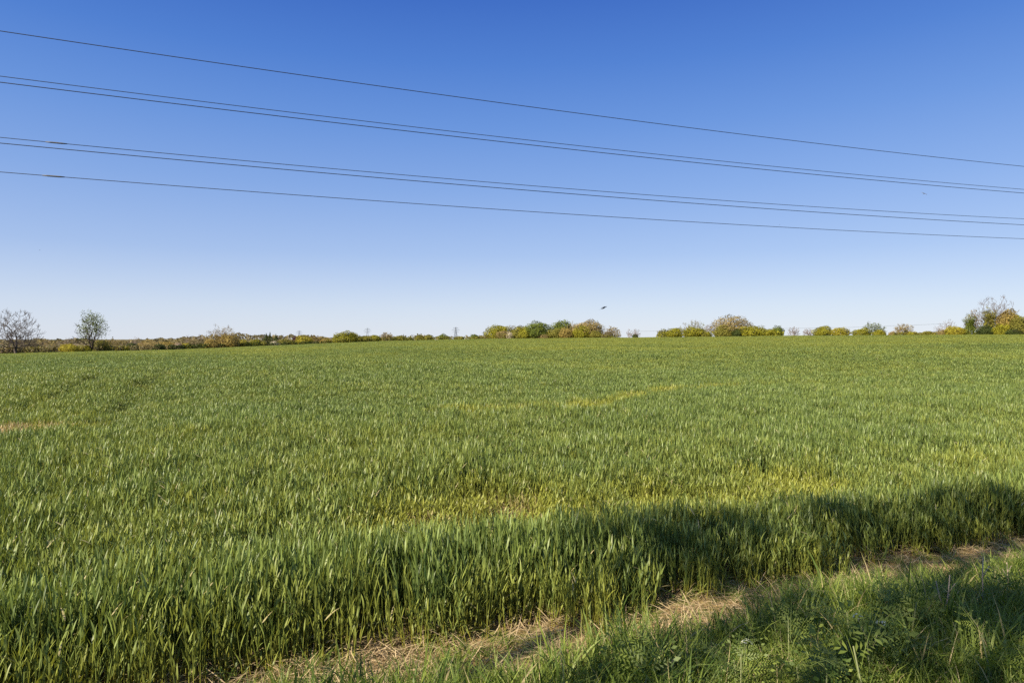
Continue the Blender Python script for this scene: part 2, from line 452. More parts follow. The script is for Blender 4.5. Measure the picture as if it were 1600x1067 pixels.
def ring_points(y0, y1, dens, umax=0.92, pad=1.5):
    """uniform random points in the view wedge between two depths"""
    W = 2 * (umax * y1 + pad); N = int(dens * W * (y1 - y0))
    X = rng.uniform(-W / 2, W / 2, N); Y = rng.uniform(y0, y1, N)
    k = np.abs(X) < umax * Y + pad
    return X[k], Y[k]
PX, PY, PS = [], [], []
bands = [(2.2, 12, 1.0), (12, 17, 1.1), (17, 23, 1.35), (23, 31, 1.7), (31, 42, 2.1), (42, 58, 2.7), (58, 85, 3.3), (85, 125, 4.0), (125, 200, 4.8), (200, 335, 5.6)]
for y0, y1, s in bands:
    X, Y = ring_points(y0, y1, 74 / s ** 2)
    PX.append(X); PY.append(Y); PS.append(np.full(len(X), s))
X, Y, S = np.concatenate(PX), np.concatenate(PY), np.concatenate(PS)
H, P, YEL = crop_state(X, Y)
keep = (rng.random(len(X)) < P) & (Y < field_depth(X, Y) + 1.0)
X, Y, S, H, YEL = X[keep], Y[keep], S[keep], H[keep], YEL[keep]
N = len(X); print("wheat tufts", N)
Z = terrain(X, Y)
rot = np.stack([rng.normal(0, 0.07, N) + 0.02, rng.normal(0, 0.07, N), rng.uniform(0, 6.283, N)], 1)
hs = H / 0.55 * rng.uniform(0.86, 1.14, N)
wid = S * rng.uniform(0.9, 1.15, N) * np.where(S < 1.01, 1.0, 1.0)
scl = np.stack([wid, wid, hs], 1)
yel = np.clip(YEL + rng.normal(0, 0.17, N), 0, 2)
scatter("wheat_crop", np.stack([X, Y, Z], 1), rot, scl, rng.integers(0, 14, N), {"yel": yel}, wheat_vars,
        "dense young green wheat filling the whole field to the horizon", "wheat")

# --- verge grass -----------------------------------------------------------
def grass_extra(n, l, col):
    t = n.new("ShaderNodeAttribute"); t.attribute_name = "tint"
    mr = n.new("ShaderNodeMapRange"); mr.inputs["From Min"].default_value = 1.4; mr.inputs["From Max"].default_value = 1.6
    l.new(t.outputs["Fac"], mr.inputs["Value"])
    mx = n.new("ShaderNodeMix"); mx.data_type = 'RGBA'; l.new(mr.outputs[0], mx.inputs[0]); l.new(col, mx.inputs[6])
    mx.inputs[7].default_value = (0.42, 0.34, 0.17, 1)
    return mx.outputs[2]
grass_m = leaf_mat("verge grass", (0.052, 0.096, 0.013), (0.235, 0.285, 0.048), transl=0.38, rough=0.5, spec=0.3, extra=grass_extra)
def grass_variant(k):
    rs = random.Random(300 + k); mb = MB()
    for _ in range(26):
        r = 0.07 * math.sqrt(rs.random()); a = rs.random() * 6.283
        big = rs.random() < 0.12
        blade(mb, (r * math.cos(a), r * math.sin(a), -0.01), rs.random() * 6.283, rs.uniform(0.05, 0.5), rs.uniform(0.3, 1.9),
              rs.uniform(0.16, 0.34) * (1.15 if big else 1), rs.uniform(0.0035, 0.0075) * (1.9 if big else 1), 5,
              1.8 if rs.random() < 0.05 else rs.random(), 0, 1, rs.uniform(-1, 1), 0.9)
    return mb.mesh("grass tuft %s" % "abcdefghijkl"[k], grass_m)
grass_vars = [grass_variant(k) for k in range(10)]
N0 = 32000
X = rng.uniform(-4, 9, N0); Y = rng.uniform(0.6, 7.6, N0)
d = edge_dist(X, Y) + 0.55 * (vnoise(X * 1.5, Y * 1.5, 31) - 0.5)
pr = smooth01(-0.52, -0.76, d) * 0.78 + 0.20 * smooth01(0.12, -0.2, d) * (vnoise(X * 2.6, Y * 2.6, 33) > 0.42)
pr = pr * (0.55 + 0.9 * vnoise(X * 2.2, Y * 2.2, 34))
keep = rng.random(N0) < pr
X, Y, d = X[keep], Y[keep], d[keep]; N = len(X); print("grass tufts", N)
hh = (0.28 + 0.72 * smooth01(-0.44, -0.90, d)) * (0.65 + 0.7 * vnoise(X * 1.8, Y * 1.8, 35)) * rng.uniform(0.75, 1.25, N)
rot = np.stack([rng.normal(0, 0.16, N), rng.normal(0, 0.16, N), rng.uniform(0, 6.283, N)], 1)
scatter("grass", np.stack([X, Y, terrain(X, Y)], 1), rot, np.stack([0.6 + 0.5 * hh, 0.6 + 0.5 * hh, hh], 1), rng.integers(0, 10, N), {}, grass_vars,
        "rough uncut green grass of the verge in front of the wheat", "grass")

# --- straw litter on the margin ---------------------------------------------
straw_m = leaf_mat("dry straw", (0.24, 0.165, 0.085), (0.50, 0.38, 0.21), transl=0.1, rough=0.7, spec=0.2)
def straw_variant(k):
    rs = random.Random(500 + k); mb = MB()
    for _ in range(16):
        r = 0.10 * math.sqrt(rs.random()); a = rs.random() * 6.283
        blade(mb, (r * math.cos(a), r * math.sin(a), rs.uniform(0.002, 0.03)), rs.random() * 6.283, rs.uniform(1.15, 1.62), rs.uniform(-0.5, 0.7),
              rs.uniform(0.04, 0.15), rs.uniform(0.002, 0.005), 3, rs.random(), 0, 1, rs.uniform(-1, 1), 0.5)
    return mb.mesh("straw wisp %s" % "abcdef"[k], straw_m)
straw_vars = [straw_variant(k) for k in range(6)]
N0 = 13000
X = rng.uniform(-4, 9, N0); Y = rng.uniform(1.5, 8.2, N0); d = edge_dist(X, Y)
pr = np.exp(-((d + 0.32) / 0.36) ** 2) * 0.9 + 0.06 * (d < 1.2) * (d > -1.2)
keep = rng.random(N0) < pr; X, Y = X[keep], Y[keep]; 
xb, yb = rng.normal(-10.0, 0.7, 260), rng.normal(13.2, 0.4, 260)
xc, yc = rng.normal(0.0, 0.9, 300), rng.normal(6.75, 0.5, 300)
X = np.concatenate([X, xb, xc]); Y = np.concatenate([Y, yb, yc]); N = len(X)
scatter("straw_litter", np.stack([X, Y, terrain(X, Y) + 0.004], 1),
        np.stack([rng.normal(0, 0.1, N), rng.normal(0, 0.1, N), rng.uniform(0, 6.283, N)], 1),
        np.repeat(rng.uniform(0.7, 1.3, N)[:, None], 3, 1), rng.integers(0, 6, N), {}, straw_vars,
        "dry broken straw and dead grass strewn along the bare crop margin", "straw")

# ------------------------------------------------------------------ verge plants
parsley_m = leaf_mat("cow parsley leaf", (0.060, 0.105, 0.016), (0.21, 0.25, 0.045), transl=0.40, rough=0.5, spec=0.3)
pstem_m = leaf_mat("cow parsley stalk", (0.12, 0.16, 0.05), (0.22, 0.20, 0.09), transl=0.05, rough=0.5)
flower_m = leaf_mat("cream flower", (0.55, 0.52, 0.36), (0.75, 0.72, 0.55), transl=0.25, rough=0.6)
twig_m = bark_mat("dead stalk", (0.30, 0.22, 0.15), (0.48, 0.38, 0.27), 30)

def frond(mb, base, yaw, lean0, curl, length, rs):
    segs = 7; p = np.array(base, float); ang = lean0
    dv = np.array([math.cos(yaw), math.sin(yaw), 0]); sd = np.array([-math.sin(yaw), math.cos(yaw), 0]); up = np.array([0, 0, 1.0])
    tint = rs.random()
    spine = []
    for i in range(segs + 1):
        fw = dv * math.sin(ang) + up * math.cos(ang); spine.append((p.copy(), fw)); p = p + fw * length / segs; ang += curl / segs
    for (a, _), (b, _) in zip(spine[:-1], spine[1:]):
        mb.add([a - sd * 0.0013, a + sd * 0.0013, b + sd * 0.0011, b - sd * 0.0011], [(0, 1, 2, 3)], tint=tint)
    for i in range(2, segs + 1):
        q, fw = spine[i]; t = (i - 2) / (segs - 2); plen = length * 0.36 * (1 - t * 0.8)
        for s in (-1, 1):
            dirp = sd * s * 0.86 + fw * 0.5 + up * rs.uniform(-0.25, 0.1); dirp /= np.linalg.norm(dirp)
            nrm = np.cross(dirp, fw); nrm /= np.linalg.norm(nrm) + 1e-9
            side = np.cross(nrm, dirp)
            m = 6
            for j in range(1, m + 1):
                c = q + dirp * plen * j / m
                w = plen * 0.23 * (1.15 - j / (m + 0.6))
                for s2 in (-1, 1):
                    e = side * s2 * w + dirp * w * 0.75
                    mid = dirp * w * 0.42
                    mb.add([c - dirp * w * 0.15, c + e * 0.5 - mid * 0.55, c + e, c + e * 0.42 + mid * 0.7], [(0, 1, 2, 3)], tint=min(1, max(0, tint + rs.uniform(-0.25, 0.25))))
            c = q + dirp * plen
            mb.add([c, c + side * plen * 0.08 + dirp * plen * 0.1, c + dirp * plen * 0.26, c - side * plen * 0.08 + dirp * plen * 0.1], [(0, 1, 2, 3)], tint=tint)

def umbel(mb, c, r, rs):
    for _ in range(26):
        a = rs.random() * 6.283; rr = r * math.sqrt(rs.random())
        p = np.array(c) + np.array([rr * math.cos(a), rr * math.sin(a), 0.018 * (1 - (rr / r) ** 2) + rs.uniform(-0.004, 0.004)])
        s = rs.uniform(0.0035, 0.006); ta = rs.random() * 6.283
        mb.add([p + s * np.array([math.cos(ta + k * 1.571), math.sin(ta + k * 1.571), rs.uniform(-0.5, 0.5)]) for k in range(4)], [(0, 1, 2, 3)], tint=rs.random())

def make_parsley(seed, flowers=0):
    rs = random.Random(seed)
    root = empty("cow_parsley", (0, 0, 0))
    st = MB()
    h = rs.uniform(0.20, 0.34)
    path_tube(st, [(0, 0, -0.02), (rs.uniform(-.01, .01), rs.uniform(-.01, .01), h * 0.5), (rs.uniform(-.03, .03), rs.uniform(-.03, .03), h)], [0.0045, 0.0038, 0.0025], 5, 0.4)
    fm = MB(); hs = []
    for k in range(11):
        z0 = rs.uniform(0.0, h * 0.8)
        frond(fm, (0, 0, z0), k * 2.4 + rs.uniform(-.4, .4), rs.uniform(0.35, 0.9), rs.uniform(0.4, 1.1), rs.uniform(0.20, 0.34), rs)
    for k in range(flowers):
        a = k * 2.3 + 0.4; tip = (0.06 * math.cos(a), 0.06 * math.sin(a), h + 0.07 + 0.03 * k)
        path_tube(st, [(0, 0, h * 0.9), (tip[0] * 0.5, tip[1] * 0.5, h + 0.03), tip], [0.003, 0.0025, 0.002], 4, 0.8)
    st.build("stem", pstem_m, root); fm.build("foliage", parsley_m, root)
    for k in range(flowers):
        a = k * 2.3 + 0.4; fl = MB(); umbel(fl, (0.06 * math.cos(a), 0.06 * math.sin(a), h + 0.075 + 0.03 * k), 0.024, rs)
        fl.build("flower_head", flower_m, root)
    return root

def copy_tree(o):
    c = o.copy(); COL.objects.link(c)
    for ch in list(o.children):
        k = ch.copy(); COL.objects.link(k); k.parent = c
    return c

def at_ground(px, py):
    """ground point seen at a photo pixel (near, flat part)"""
    Yd = EYE * F / (py - HY); return (px - 800) / F * Yd, Yd

protos = [make_parsley(900 + k) for k in range(6)]
spots = [(1180, 1062), (1235, 1040), (1290, 1066), (1330, 1010), (1395, 1058), (1425, 1012), (1445, 1045), (1495, 1068), (1515, 1010), (1535, 1040), (1580, 1062), (1590, 1000), (1560, 975),
         (1470, 985), (1385, 985), (1310, 975), (1130, 1085), (1250, 1085), (1370, 1090), (1460, 1095), (1550, 1098), (1600, 1035), (1505, 955), (1590, 945), (1075, 1075), (1215, 1005), (1345, 1120), (1480, 1130), (1650, 1000), (1655, 1080), (1040, 1090), (1110, 1050), (1160, 1095), (1195, 1080), (1265, 1015), (1290, 1110), (1355, 1040), (1405, 1085), (1440, 985), (1530, 1080), (1575, 1110), (1000, 1100), (1420, 955), (1340, 965)]
used = set()
for i, (px, py) in enumerate(spots[1:8:2] + spots[8::3]):
    k = i % len(protos)
    if k in used: o = copy_tree(protos[k])
    else: o = protos[k]; used.add(k)
    x, y = at_ground(px, py + 45); s = random.uniform(0.9, 1.35)
    o.location = (x, y, zt(x, y)); o.rotation_euler = (0, 0, random.uniform(0, 6.28)); o.scale = (s, s, s)
    tag(o, "leafy fern-like cow parsley plant without flowers in the shaded verge grass", "plant", "flowerless cow parsley plants in the verge")
for seed, nf, px, py, lab in ((950, 1, 1151, 1075, "cow parsley with a small white flower head nearest the middle of the verge"),
                              (951, 2, 1363, 1070, "cow parsley with two small creamy flower heads, bottom right verge")):
    o = make_parsley(seed, nf); x, y = at_ground(px, py + 40); o.location = (x, y, zt(x, y)); tag(o, lab, "plant", "flowering cow parsley plants in the verge")

def dead_stalk(px, py, segs, label):
    x, y = at_ground(px, py); root = empty("dead_stalk", (x, y, zt(x, y)))
    for nm, pts, r in segs:
        mb = MB(); pts = np.array(pts, float); n = len(pts)
        path_tube(mb, pts, np.linspace(r, r * 0.55, n), 6); mb.build(nm, twig_m, root, smooth=True)
    tag(root, label, "dead stalk", "dead stalks standing in the verge")
dead_stalk(1478, 1015, [("stalk", [(0, 0, -.02), (.004, 0, .12), (-.002, 0, .20), (.02, .01, .30), (.028, .01, .40)], .0055), ("fork", [(-.002, 0, .20), (-.03, .01, .28), (-.055, .0, .37)], .0045), ("fork", [(.02, .01, .30), (.045, -.01, .36)], .003)],
           "pale forked dead stalk standing between shaded verge plants")
dead_stalk(1535, 985, [("stalk", [(0, 0, -.02), (.006, 0, .15), (.0, 0, .3), (.004, .0, .42)], .005), ("fork", [(0, 0, .3), (.04, 0, .37)], .003)],
           "straight pale dead stalk with one short side twig near the dark right corner")
dead_stalk(1574, 965, [("stalk", [(0, 0, -.02), (-.006, 0, .12), (.006, 0, .22), (-.004, .0, .33)], .0045), ("fork", [(.006, 0, .22), (-.03, 0, .29)], .003), ("fork", [(0, 0, .26), (.025, 0, .31)], .003)],
           "double-forked pale dead stalk, closest to the right edge of the verge")

# ------------------------------------------------------------------ trees
C = dict(yg=((0.085, 0.095, 0.010), (0.355, 0.325, 0.028)), green=((0.055, 0.080, 0.014), (0.175, 0.205, 0.030)), dark=((0.024, 0.040, 0.011), (0.078, 0.096, 0.020)),
         orange=((0.17, 0.125, 0.030), (0.43, 0.325, 0.095)), olive=((0.090, 0.095, 0.018), (0.275, 0.245, 0.042)), brown=((0.085, 0.072, 0.034), (0.250, 0.205, 0.095)),
         pink=((0.26, 0.19, 0.13), (0.45, 0.36, 0.26)), white=((0.36, 0.31, 0.22), (0.55, 0.49, 0.36)), purple=((0.030, 0.012, 0.018), (0.085, 0.030, 0.040)),
         gold=((0.15, 0.135, 0.012), (0.44, 0.38, 0.045)), tan=((0.14, 0.105, 0.038), (0.38, 0.295, 0.115)))
LEAF = {k: leaf_mat(k + " foliage", a, b, transl=0.28, rough=0.6, spec=0.12, trans_col=(1.15, 1.05, 0.55)) for k, (a, b) in C.items()}
BARK = dict(grey=bark_mat("grey bark", (0.055, 0.043, 0.036), (0.12, 0.095, 0.08), 2), brown=bark_mat("brown bark", (0.085, 0.058, 0.040), (0.16, 0.11, 0.08), 2),
            pale=bark_mat("pale twig bark", (0.16, 0.12, 0.095), (0.27, 0.205, 0.165), 2), dark=bark_mat("dark bark", (0.035, 0.027, 0.020), (0.08, 0.06, 0.045), 2))

def leaf_cards(mb, P, Nrm, size, tint, rg):
    """one irregular leaf clump (bent quad) per point"""
    m = len(P)
    n = Nrm + rg.normal(0, 0.48, (m, 3)); a, b = frame_of(n)
    th = rg.uniform(0, 6.283, m)[:, None]
    u = a * np.cos(th) + b * np.sin(th); w = -a * np.sin(th) + b * np.cos(th)
    nn = n / np.linalg.norm(n, axis=1, keepdims=True)
    s = (np.broadcast_to(size, (m,)) * rg.uniform(0.55, 1.35, m))[:, None]
    j = lambda lo, hi: rg.uniform(lo, hi, (m, 1))
    v = np.stack([P - u * s * j(.35, .6), P + w * s * j(.2, .45) + nn * s * j(-.2, .2), P + u * s * j(.35, .7), P - w * s * j(.2, .45) + nn * s * j(-.2, .2)], 1)
    q = np.arange(m * 4).reshape(m, 4)
    mb.add(v.reshape(-1, 3), q, tint=np.repeat(tint, 4))

def crown_points(n, w, h, z0, rg, lobes=14, squat=1.0, depth=None, shape='dome', hollow=0.55, skirt=0.0):
    """points in a lumpy crown; returns positions, outward normals and per-clump tint"""
    dp = depth or w
    L = []
    for i in range(lobes):
        th = rg.uniform(0, 6.283); ph = rg.uniform(-0.25, 1.0)
        c = np.array([math.cos(th) * math.sqrt(max(0, 1 - ph * ph)), math.sin(th) * math.sqrt(max(0, 1 - ph * ph)), ph])
        k = rg.uniform(0.45, 0.72)
        r = rg.uniform(0.30, 0.46)
        L.append((c * k, r, rg.uniform(-0.22, 0.22)))
    L.append((np.array([0, 0, 0.0]), 0.62, 0)); L.append((np.array([0, 0, 0.45]), 0.5, 0.05))
    wts = np.array([r ** 2 for _, r, _ in L]); wts /= wts.sum()
    pick = rg.choice(len(L), n, p=wts)
    cen = np.array([l[0] for l in L])[pick]; rad = np.array([l[1] for l in L])[pick]; tl = np.array([l[2] for l in L])[pick]
    d = rg.normal(0, 1, (n, 3)); d /= np.linalg.norm(d, axis=1, keepdims=True)
    d[:, 2] = np.where(rg.random(n) < 0.35, np.abs(d[:, 2]), d[:, 2])
    rr = rad * (hollow + (1 - hollow) * rg.random(n) ** 0.4) * (1 + 0.10 * rg.normal(0, 1, n))
    p = cen + d * rr[:, None]
    lo, hi = np.percentile(p[:, 2], 1), np.percentile(p[:, 2], 99)
    zz = (p[:, 2] - lo) / (hi - lo)
    mxr = np.percentile(np.abs(p[:, 0]), 98.5); 
    x = p[:, 0] / mxr * w / 2; y = p[:, 1] / mxr * dp / 2
    if shape == 'column': 
        f = 0.75 + 0.35 * np.sin(zz * 7 + 1); x *= f; y *= f
    if shape == 'cone':
        f = 1.25 * (1.04 - zz); x *= f; y *= f
    P = np.stack([x, y, z0 + zz * (h - z0)], 1)
    if skirt > 0:      # foliage reaching down to the ground
        k = rg.random(n) < skirt; m = int(k.sum())
        a = rg.uniform(0, 6.283, m); q = rg.uniform(0.35, 1.0, m) ** 0.5 * (0.40 + 0.08 * np.sin(a * 3 + n)); zz2 = rg.uniform(-0.12, 0.5, m)
        P[k] = np.stack([np.cos(a) * q * w, np.sin(a) * q * dp, zz2 * h], 1)
        d[k] = np.stack([np.cos(a), np.sin(a), 0.3 + 0 * a], 1)
    tint = np.clip(0.5 + tl + rg.normal(0, 0.13, n), 0, 1)
    return P, d, tint

def dome_points(n, w, h, dp, rg, lobes=16, lump=1.0):
    """points in the outer shell of a lumpy dome standing on the ground"""
    d = rg.normal(0, 1, (n, 3)); d /= np.linalg.norm(d, axis=1, keepdims=True)
    L = rg.normal(0, 1, (lobes, 3)); L[:, 2] = np.abs(L[:, 2]) * 0.8; L /= np.linalg.norm(L, axis=1, keepdims=True)
    amp = rg.uniform(0.04, 0.40, lobes) * lump; tl = rg.uniform(-0.2, 0.2, lobes)
    c = d @ L.T; g = np.exp(-(1 - c) / 0.05); r = 0.98 - 0.14 * lump + (g * amp).max(1); t = (g * tl).sum(1)
    sag = rg.uniform(-0.10, 0.10); r = r * (1 + sag * d[:, 0])
    r = r * (1 - 0.55 * rg.random(n) ** 1.7) + 0.05 * rg.normal(0, 1, n) * (rg.random(n) < 0.25)
    zc = 0.30 * h
    z = np.where(d[:, 2] > 0, zc + d[:, 2] * r * (h - zc) * 0.96, zc + d[:, 2] * zc * 1.35)
    sk = rg.uniform(-0.12, 0.12); z = z * (1 + sk * d[:, 0])
    P = np.stack([d[:, 0] * r * w / 2, d[:, 1] * r * dp / 2, z], 1)
    return P, d, np.clip(0.5 + t + rg.normal(0, 0.14, n), 0, 1)

def grow(h, w, rg, levels=5, spread=0.55, trunks=1, first=0.22, kids=(6, 4, 4, 4, 3), up=0.25):
    """branch skeleton fitted to the height and width; returns (p0, p1, r0, r1, level)"""
    seg = []
    def rec(p, d, L, r, lv):
        k = 3 if lv < 3 else 2; q = p
        dd = d
        nodes = [p]
        for i in range(k):
            dd = dd + rg.normal(0, 0.09, 3) + np.array([0, 0, up * 0.10]); dd = dd / np.linalg.norm(dd)
            q2 = q + dd * L / k; ra = r * (1 - 0.40 * i / k); rb = r * (1 - 0.40 * (i + 1) / k)
            seg.append((q, q2, ra, rb, lv)); q = q2; nodes.append(q)
        if lv >= levels: return
        n = kids[lv] if lv < len(kids) else 3
        for i in range(n):
            t = 1.0 if lv == 0 and i < 3 else rg.uniform(0.30, 1.0)
            j = min(int(t * k), k - 1); f = t * k - j
            base = nodes[j] + (nodes[j + 1] - nodes[j]) * min(f, 1)
            a, b = frame_of(dd[None]); th = i * 6.283 / n + rg.uniform(-0.5, 0.5)
            sp = rg.uniform(0.55, 1.15) * spread * (1.25 if lv == 0 else 1.0)
            if lv == 0 and first > 0.3: sp = spread * (2.1 - 1.45 * t) * rg.uniform(0.75, 1.15)
            nd = dd * math.cos(sp) + (a[0] * math.cos(th) + b[0] * math.sin(th)) * math.sin(sp)
            rec(base, nd, L * rg.uniform(0.55, 0.85) * (1.6 if lv == 0 and first < 0.3 else 1), r * rg.uniform(0.42, 0.6), lv + 1)
    for t in range(trunks):
        a = t * 2.4
        off = np.array([math.cos(a), math.sin(a), 0]) * (0.03 * t * h if trunks > 1 else 0)
        d = np.array([0.02, 0, 1.0]) if trunks == 1 else np.array([0.22 * math.cos(a), 0.22 * math.sin(a), 1.0])
        rec(off, d / np.linalg.norm(d), h * first * rg.uniform(0.85, 1.15), 0.024 * h / (1 if trunks == 1 else 1.5), 0)
    p0 = np.array([s[0] for s in seg]); p1 = np.array([s[1] for s in seg])
    r0 = np.array([s[2] for s in seg]); r1 = np.array([s[3] for s in seg]); lv = np.array([s[4] for s in seg])
    zx = np.percentile(p1[:, 2], 97); wx = np.percentile(np.abs(p1[:, 0]), 96) * 2; wy = np.percentile(np.abs(p1[:, 1]), 96) * 2
    k = np.array([w / wx, w / wy, h / zx]); p0 = p0 * k; p1 = p1 * k
    e = (p1[:, 0] / (w / 2)) ** 2 + (p1[:, 1] / (w / 2)) ** 2 + ((p1[:, 2] - 0.47 * h) / (0.53 * h)) ** 2
    ok = (e < 1.0 + 0.12 * rg.random(len(e))) | ((lv == 0) & (p1[:, 2] < 0.6 * h))
    p0, p1, r0, r1, lv = p0[ok], p1[ok], r0[ok], r1[ok], lv[ok]
    return p0, p1, r0, r1, lv

def branch_out(h, w, rg, n, fork=0.22, low=0.12, bend=0.10):
    """a crown skeleton: limbs reach from the trunk to points spread through a domed crown"""
    P, d, _ = dome_points(n, w, h, w, rg, 12, lump=0.25)
    keep = P[:, 2] > low * h; P = P[keep]
    k = rg.random(len(P)) < 0.45; c = np.array([0, 0, 0.35 * h]); P[k] = c + (P[k] - c) * rg.uniform(0.25, 0.85, (int(k.sum()), 1))
    P = P[np.argsort(np.linalg.norm(P - np.array([0, 0, fork * h]), axis=1) + rg.uniform(0, 0.06 * h, len(P)))]
    nodes = [np.array([0, 0, 0.0])]; par = [-1]; plen = [0.0]
    for i in range(1, 4):
        nodes.append(np.array([rg.normal(0, .006) * h, rg.normal(0, .006) * h, fork * h * i / 3])); par.append(i - 1); plen.append(fork * h * i / 3)
    for t in P:
        A = np.array(nodes[3:]); D = np.linalg.norm(A - t, axis=1)
        down = np.maximum(0, A[:, 2] - t[2] + 0.1 * D)          # branches climb, they rarely hang
        j = int(np.argmin(D + 0.30 * np.array(plen[3:]) + 1.6 * down)) + 3
        a = nodes[j]; L = np.linalg.norm(t - a); m = 3 if L > 0.12 * h else 2
        off = rg.normal(0, bend, 3) * L * 0.6 - np.array([0, 0, 0.10 * L]); pj = j
        for q in range(1, m + 1):
            f = q / m; pt = a + (t - a) * f + off * f * (1 - f) * 2
            nodes.append(pt); par.append(pj); plen.append(plen[pj] + L / m); pj = len(nodes) - 1
    nodes = np.array(nodes); par = np.array(par)
    cnt = np.zeros(len(nodes)); has = np.zeros(len(nodes), bool); has[par[1:]] = True
    cnt[~has] = 1
    for i in range(len(nodes) - 1, 0, -1): cnt[par[i]] += cnt[i]
    rad = 0.031 * h * (cnt / cnt[0]) ** 0.48
    i = np.arange(1, len(nodes)); p0, p1, r0, r1 = nodes[par[i]], nodes[i], np.minimum(rad[par[i]], rad[i] * 1.35), rad[i]
    big = cnt[i] > 0.035 * cnt[0]
    # fine twigs at the ends
    e = np.where(~has)[0]; e = e[e > 3]; tw = 7
    dd = nodes[e] - nodes[par[e]]; L = np.linalg.norm(dd, axis=1, keepdims=True); dd = dd / (L + 1e-9)
    q0 = np.repeat(nodes[e] - dd * L * 0.3, tw, 0); q1 = np.repeat(nodes[e], tw, 0) + (np.repeat(dd, tw, 0) * 0.6 + rg.normal(0, 0.55, (len(e) * tw, 3)) + np.array([0, 0, .3])) * 0.045 * math.sqrt(h * w)
    tr = np.full(len(q0), rad[e].min() * 0.6)
    ins = np.hypot(q1[:, 0], q1[:, 1]) < w * 0.56
    return (np.concatenate([p0, q0[ins]]), np.concatenate([p1, q1[ins]]), np.concatenate([r0, tr[ins]]), np.concatenate([r1, tr[ins] * .6]),
            np.concatenate([np.where(big, 0, 3), np.full(int(ins.sum()), 4)]))

def plant_tree(name, kind, px, wpx, ytop, off, leaf, bark, label, cat, group=None, tw=None, z_drop=0.0, depth_abs=None, dens=1.0, base_gap=None):
    """stand a tree where the photo shows it: px/wpx/ytop in photo pixels, off = metres beyond the field end"""
    Yd = depth_abs if depth_abs else float(np.interp(px, PXK, DK)) + off
    x = (px - 800) / F * Yd; zg = zt(x, Yd) - z_drop
    h = EYE + (HY - ytop) / F * Yd - zg; w = wpx / F * Yd * (1.0 if kind in ('bare', 'sparse') else 1.20)
    seed = int(px * 13 + ytop * 7 + wpx) & 0xffff
    rg = np.random.default_rng(seed)
    root = empty(name, (x, Yd, zg)); root.rotation_euler = (0, 0, rg.uniform(-0.4, 0.4))
    lm = LEAF[leaf] if leaf else None; bm = BARK[bark]
    pxm = Yd / 1067 * 1.5             # metres covered by one render pixel
    if kind in ('bare', 'budding', 'sparse', 'multi'):
        nt = int(np.clip(wpx * 13, 140, 800) * (1.0 if kind == 'bare' else 0.55))
        p0, p1, r0, r1, lv = branch_out(h, w, rg, nt, fork=0.15 if kind == 'bare' else 0.08, low=0.16 if kind == 'bare' else 0.2)
        tmin = pxm * 1.6 * (0.055 if tw is None else tw)
        tm = MB(); k = lv <= 1; tubes(tm, p0[k], p1[k], np.maximum(r0[k], tmin * 1.3), np.maximum(r1[k], tmin * 1.2), 5)
        cm = MB() if kind == 'bare' else tm; k = lv > 1; tubes(cm, p0[k], p1[k], np.maximum(r0[k], np.where(lv[k] == 4, tmin * 0.62, tmin)), np.maximum(r1[k], np.where(lv[k] == 4, tmin * 0.5, tmin * 0.9)), 3)
        tm.build("trunk", bm, root)
        if kind == 'bare': cm.build("crown", bm, root)
        if kind != 'bare':
            k = np.where(lv >= 3)[0]
            n = int((1500 if kind == 'budding' else 700) * dens)
            pk = rg.choice(k, n); P = p1[pk] + rg.normal(0, 0.02 * w, (n, 3))
            if kind == 'sparse':
                P, dd_, _ = crown_points(2400, w, h, 0.26 * h, rg, 22, hollow=0.3)
            else:
                P2, dd_, _ = dome_points(int(1700 * dens), w, h * 0.95, w, rg)
                P = np.concatenate([P[:600], P2])
            lm_ = MB(); leaf_cards(lm_, P, rg.normal(0, 1, P.shape) + np.array([0, 0, .5]), max(pxm * (1.15 if kind == 'sparse' else 0.85), 0.02 * h), np.clip(rg.normal(.5, .25, len(P)), 0, 1), rg)
            lm_.build("crown", lm, root)
    else:
        if kind == 'dome': z0, lob, sh, n = -0.04 * h, 18, 'dome', 3400
        elif kind == 'bush': z0, lob, sh, n = -0.10 * h, 12, 'dome', 2300
        elif kind == 'column': z0, lob, sh, n = -0.05*h, 14, 'column', 2600
        elif kind == 'cone': z0, lob, sh, n = 0.04 * h, 10, 'cone', 1100
        n = int(n * dens)
        dp = min(w, h * 1.5); sz = min(max(pxm * 0.9, 0.06 * math.sqrt(w * h)), pxm * 1.25)
        if sh == 'dome':
            n = int(np.clip(22 * w * h / sz ** 2, 1200, 9000) * dens); P, d, tint = dome_points(n, w, h, dp, rg, lob)
        else:
            P, d, tint = crown_points(n, w, h, z0, rg, lob, shape=sh, depth=dp, skirt=0.1)
        cm = MB(); leaf_cards(cm, P, d + np.array([0, 0, .25]), sz, tint, rg)
        # ragged outer sprays
        m = n // 7; k = rg.choice(n, m); leaf_cards(cm, P[k] + d[k] * 0.05 * min(w, h), d[k], pxm * 0.6, tint[k], rg)
        cm.build("crown", lm, root)
        tm = MB(); p0, p1, r0, r1, lv = grow(h * 0.86, w * 0.8, rg, levels=2, trunks=1 if kind != 'bush' else 4, first=0.2)
        tubes(tm, p0, p1, np.maximum(r0, 0.03), np.maximum(r1, 0.02), 5); tm.build("trunk" if kind != 'bush' else "stems", bm, root)
    tag(root, label, cat, group)
    return root

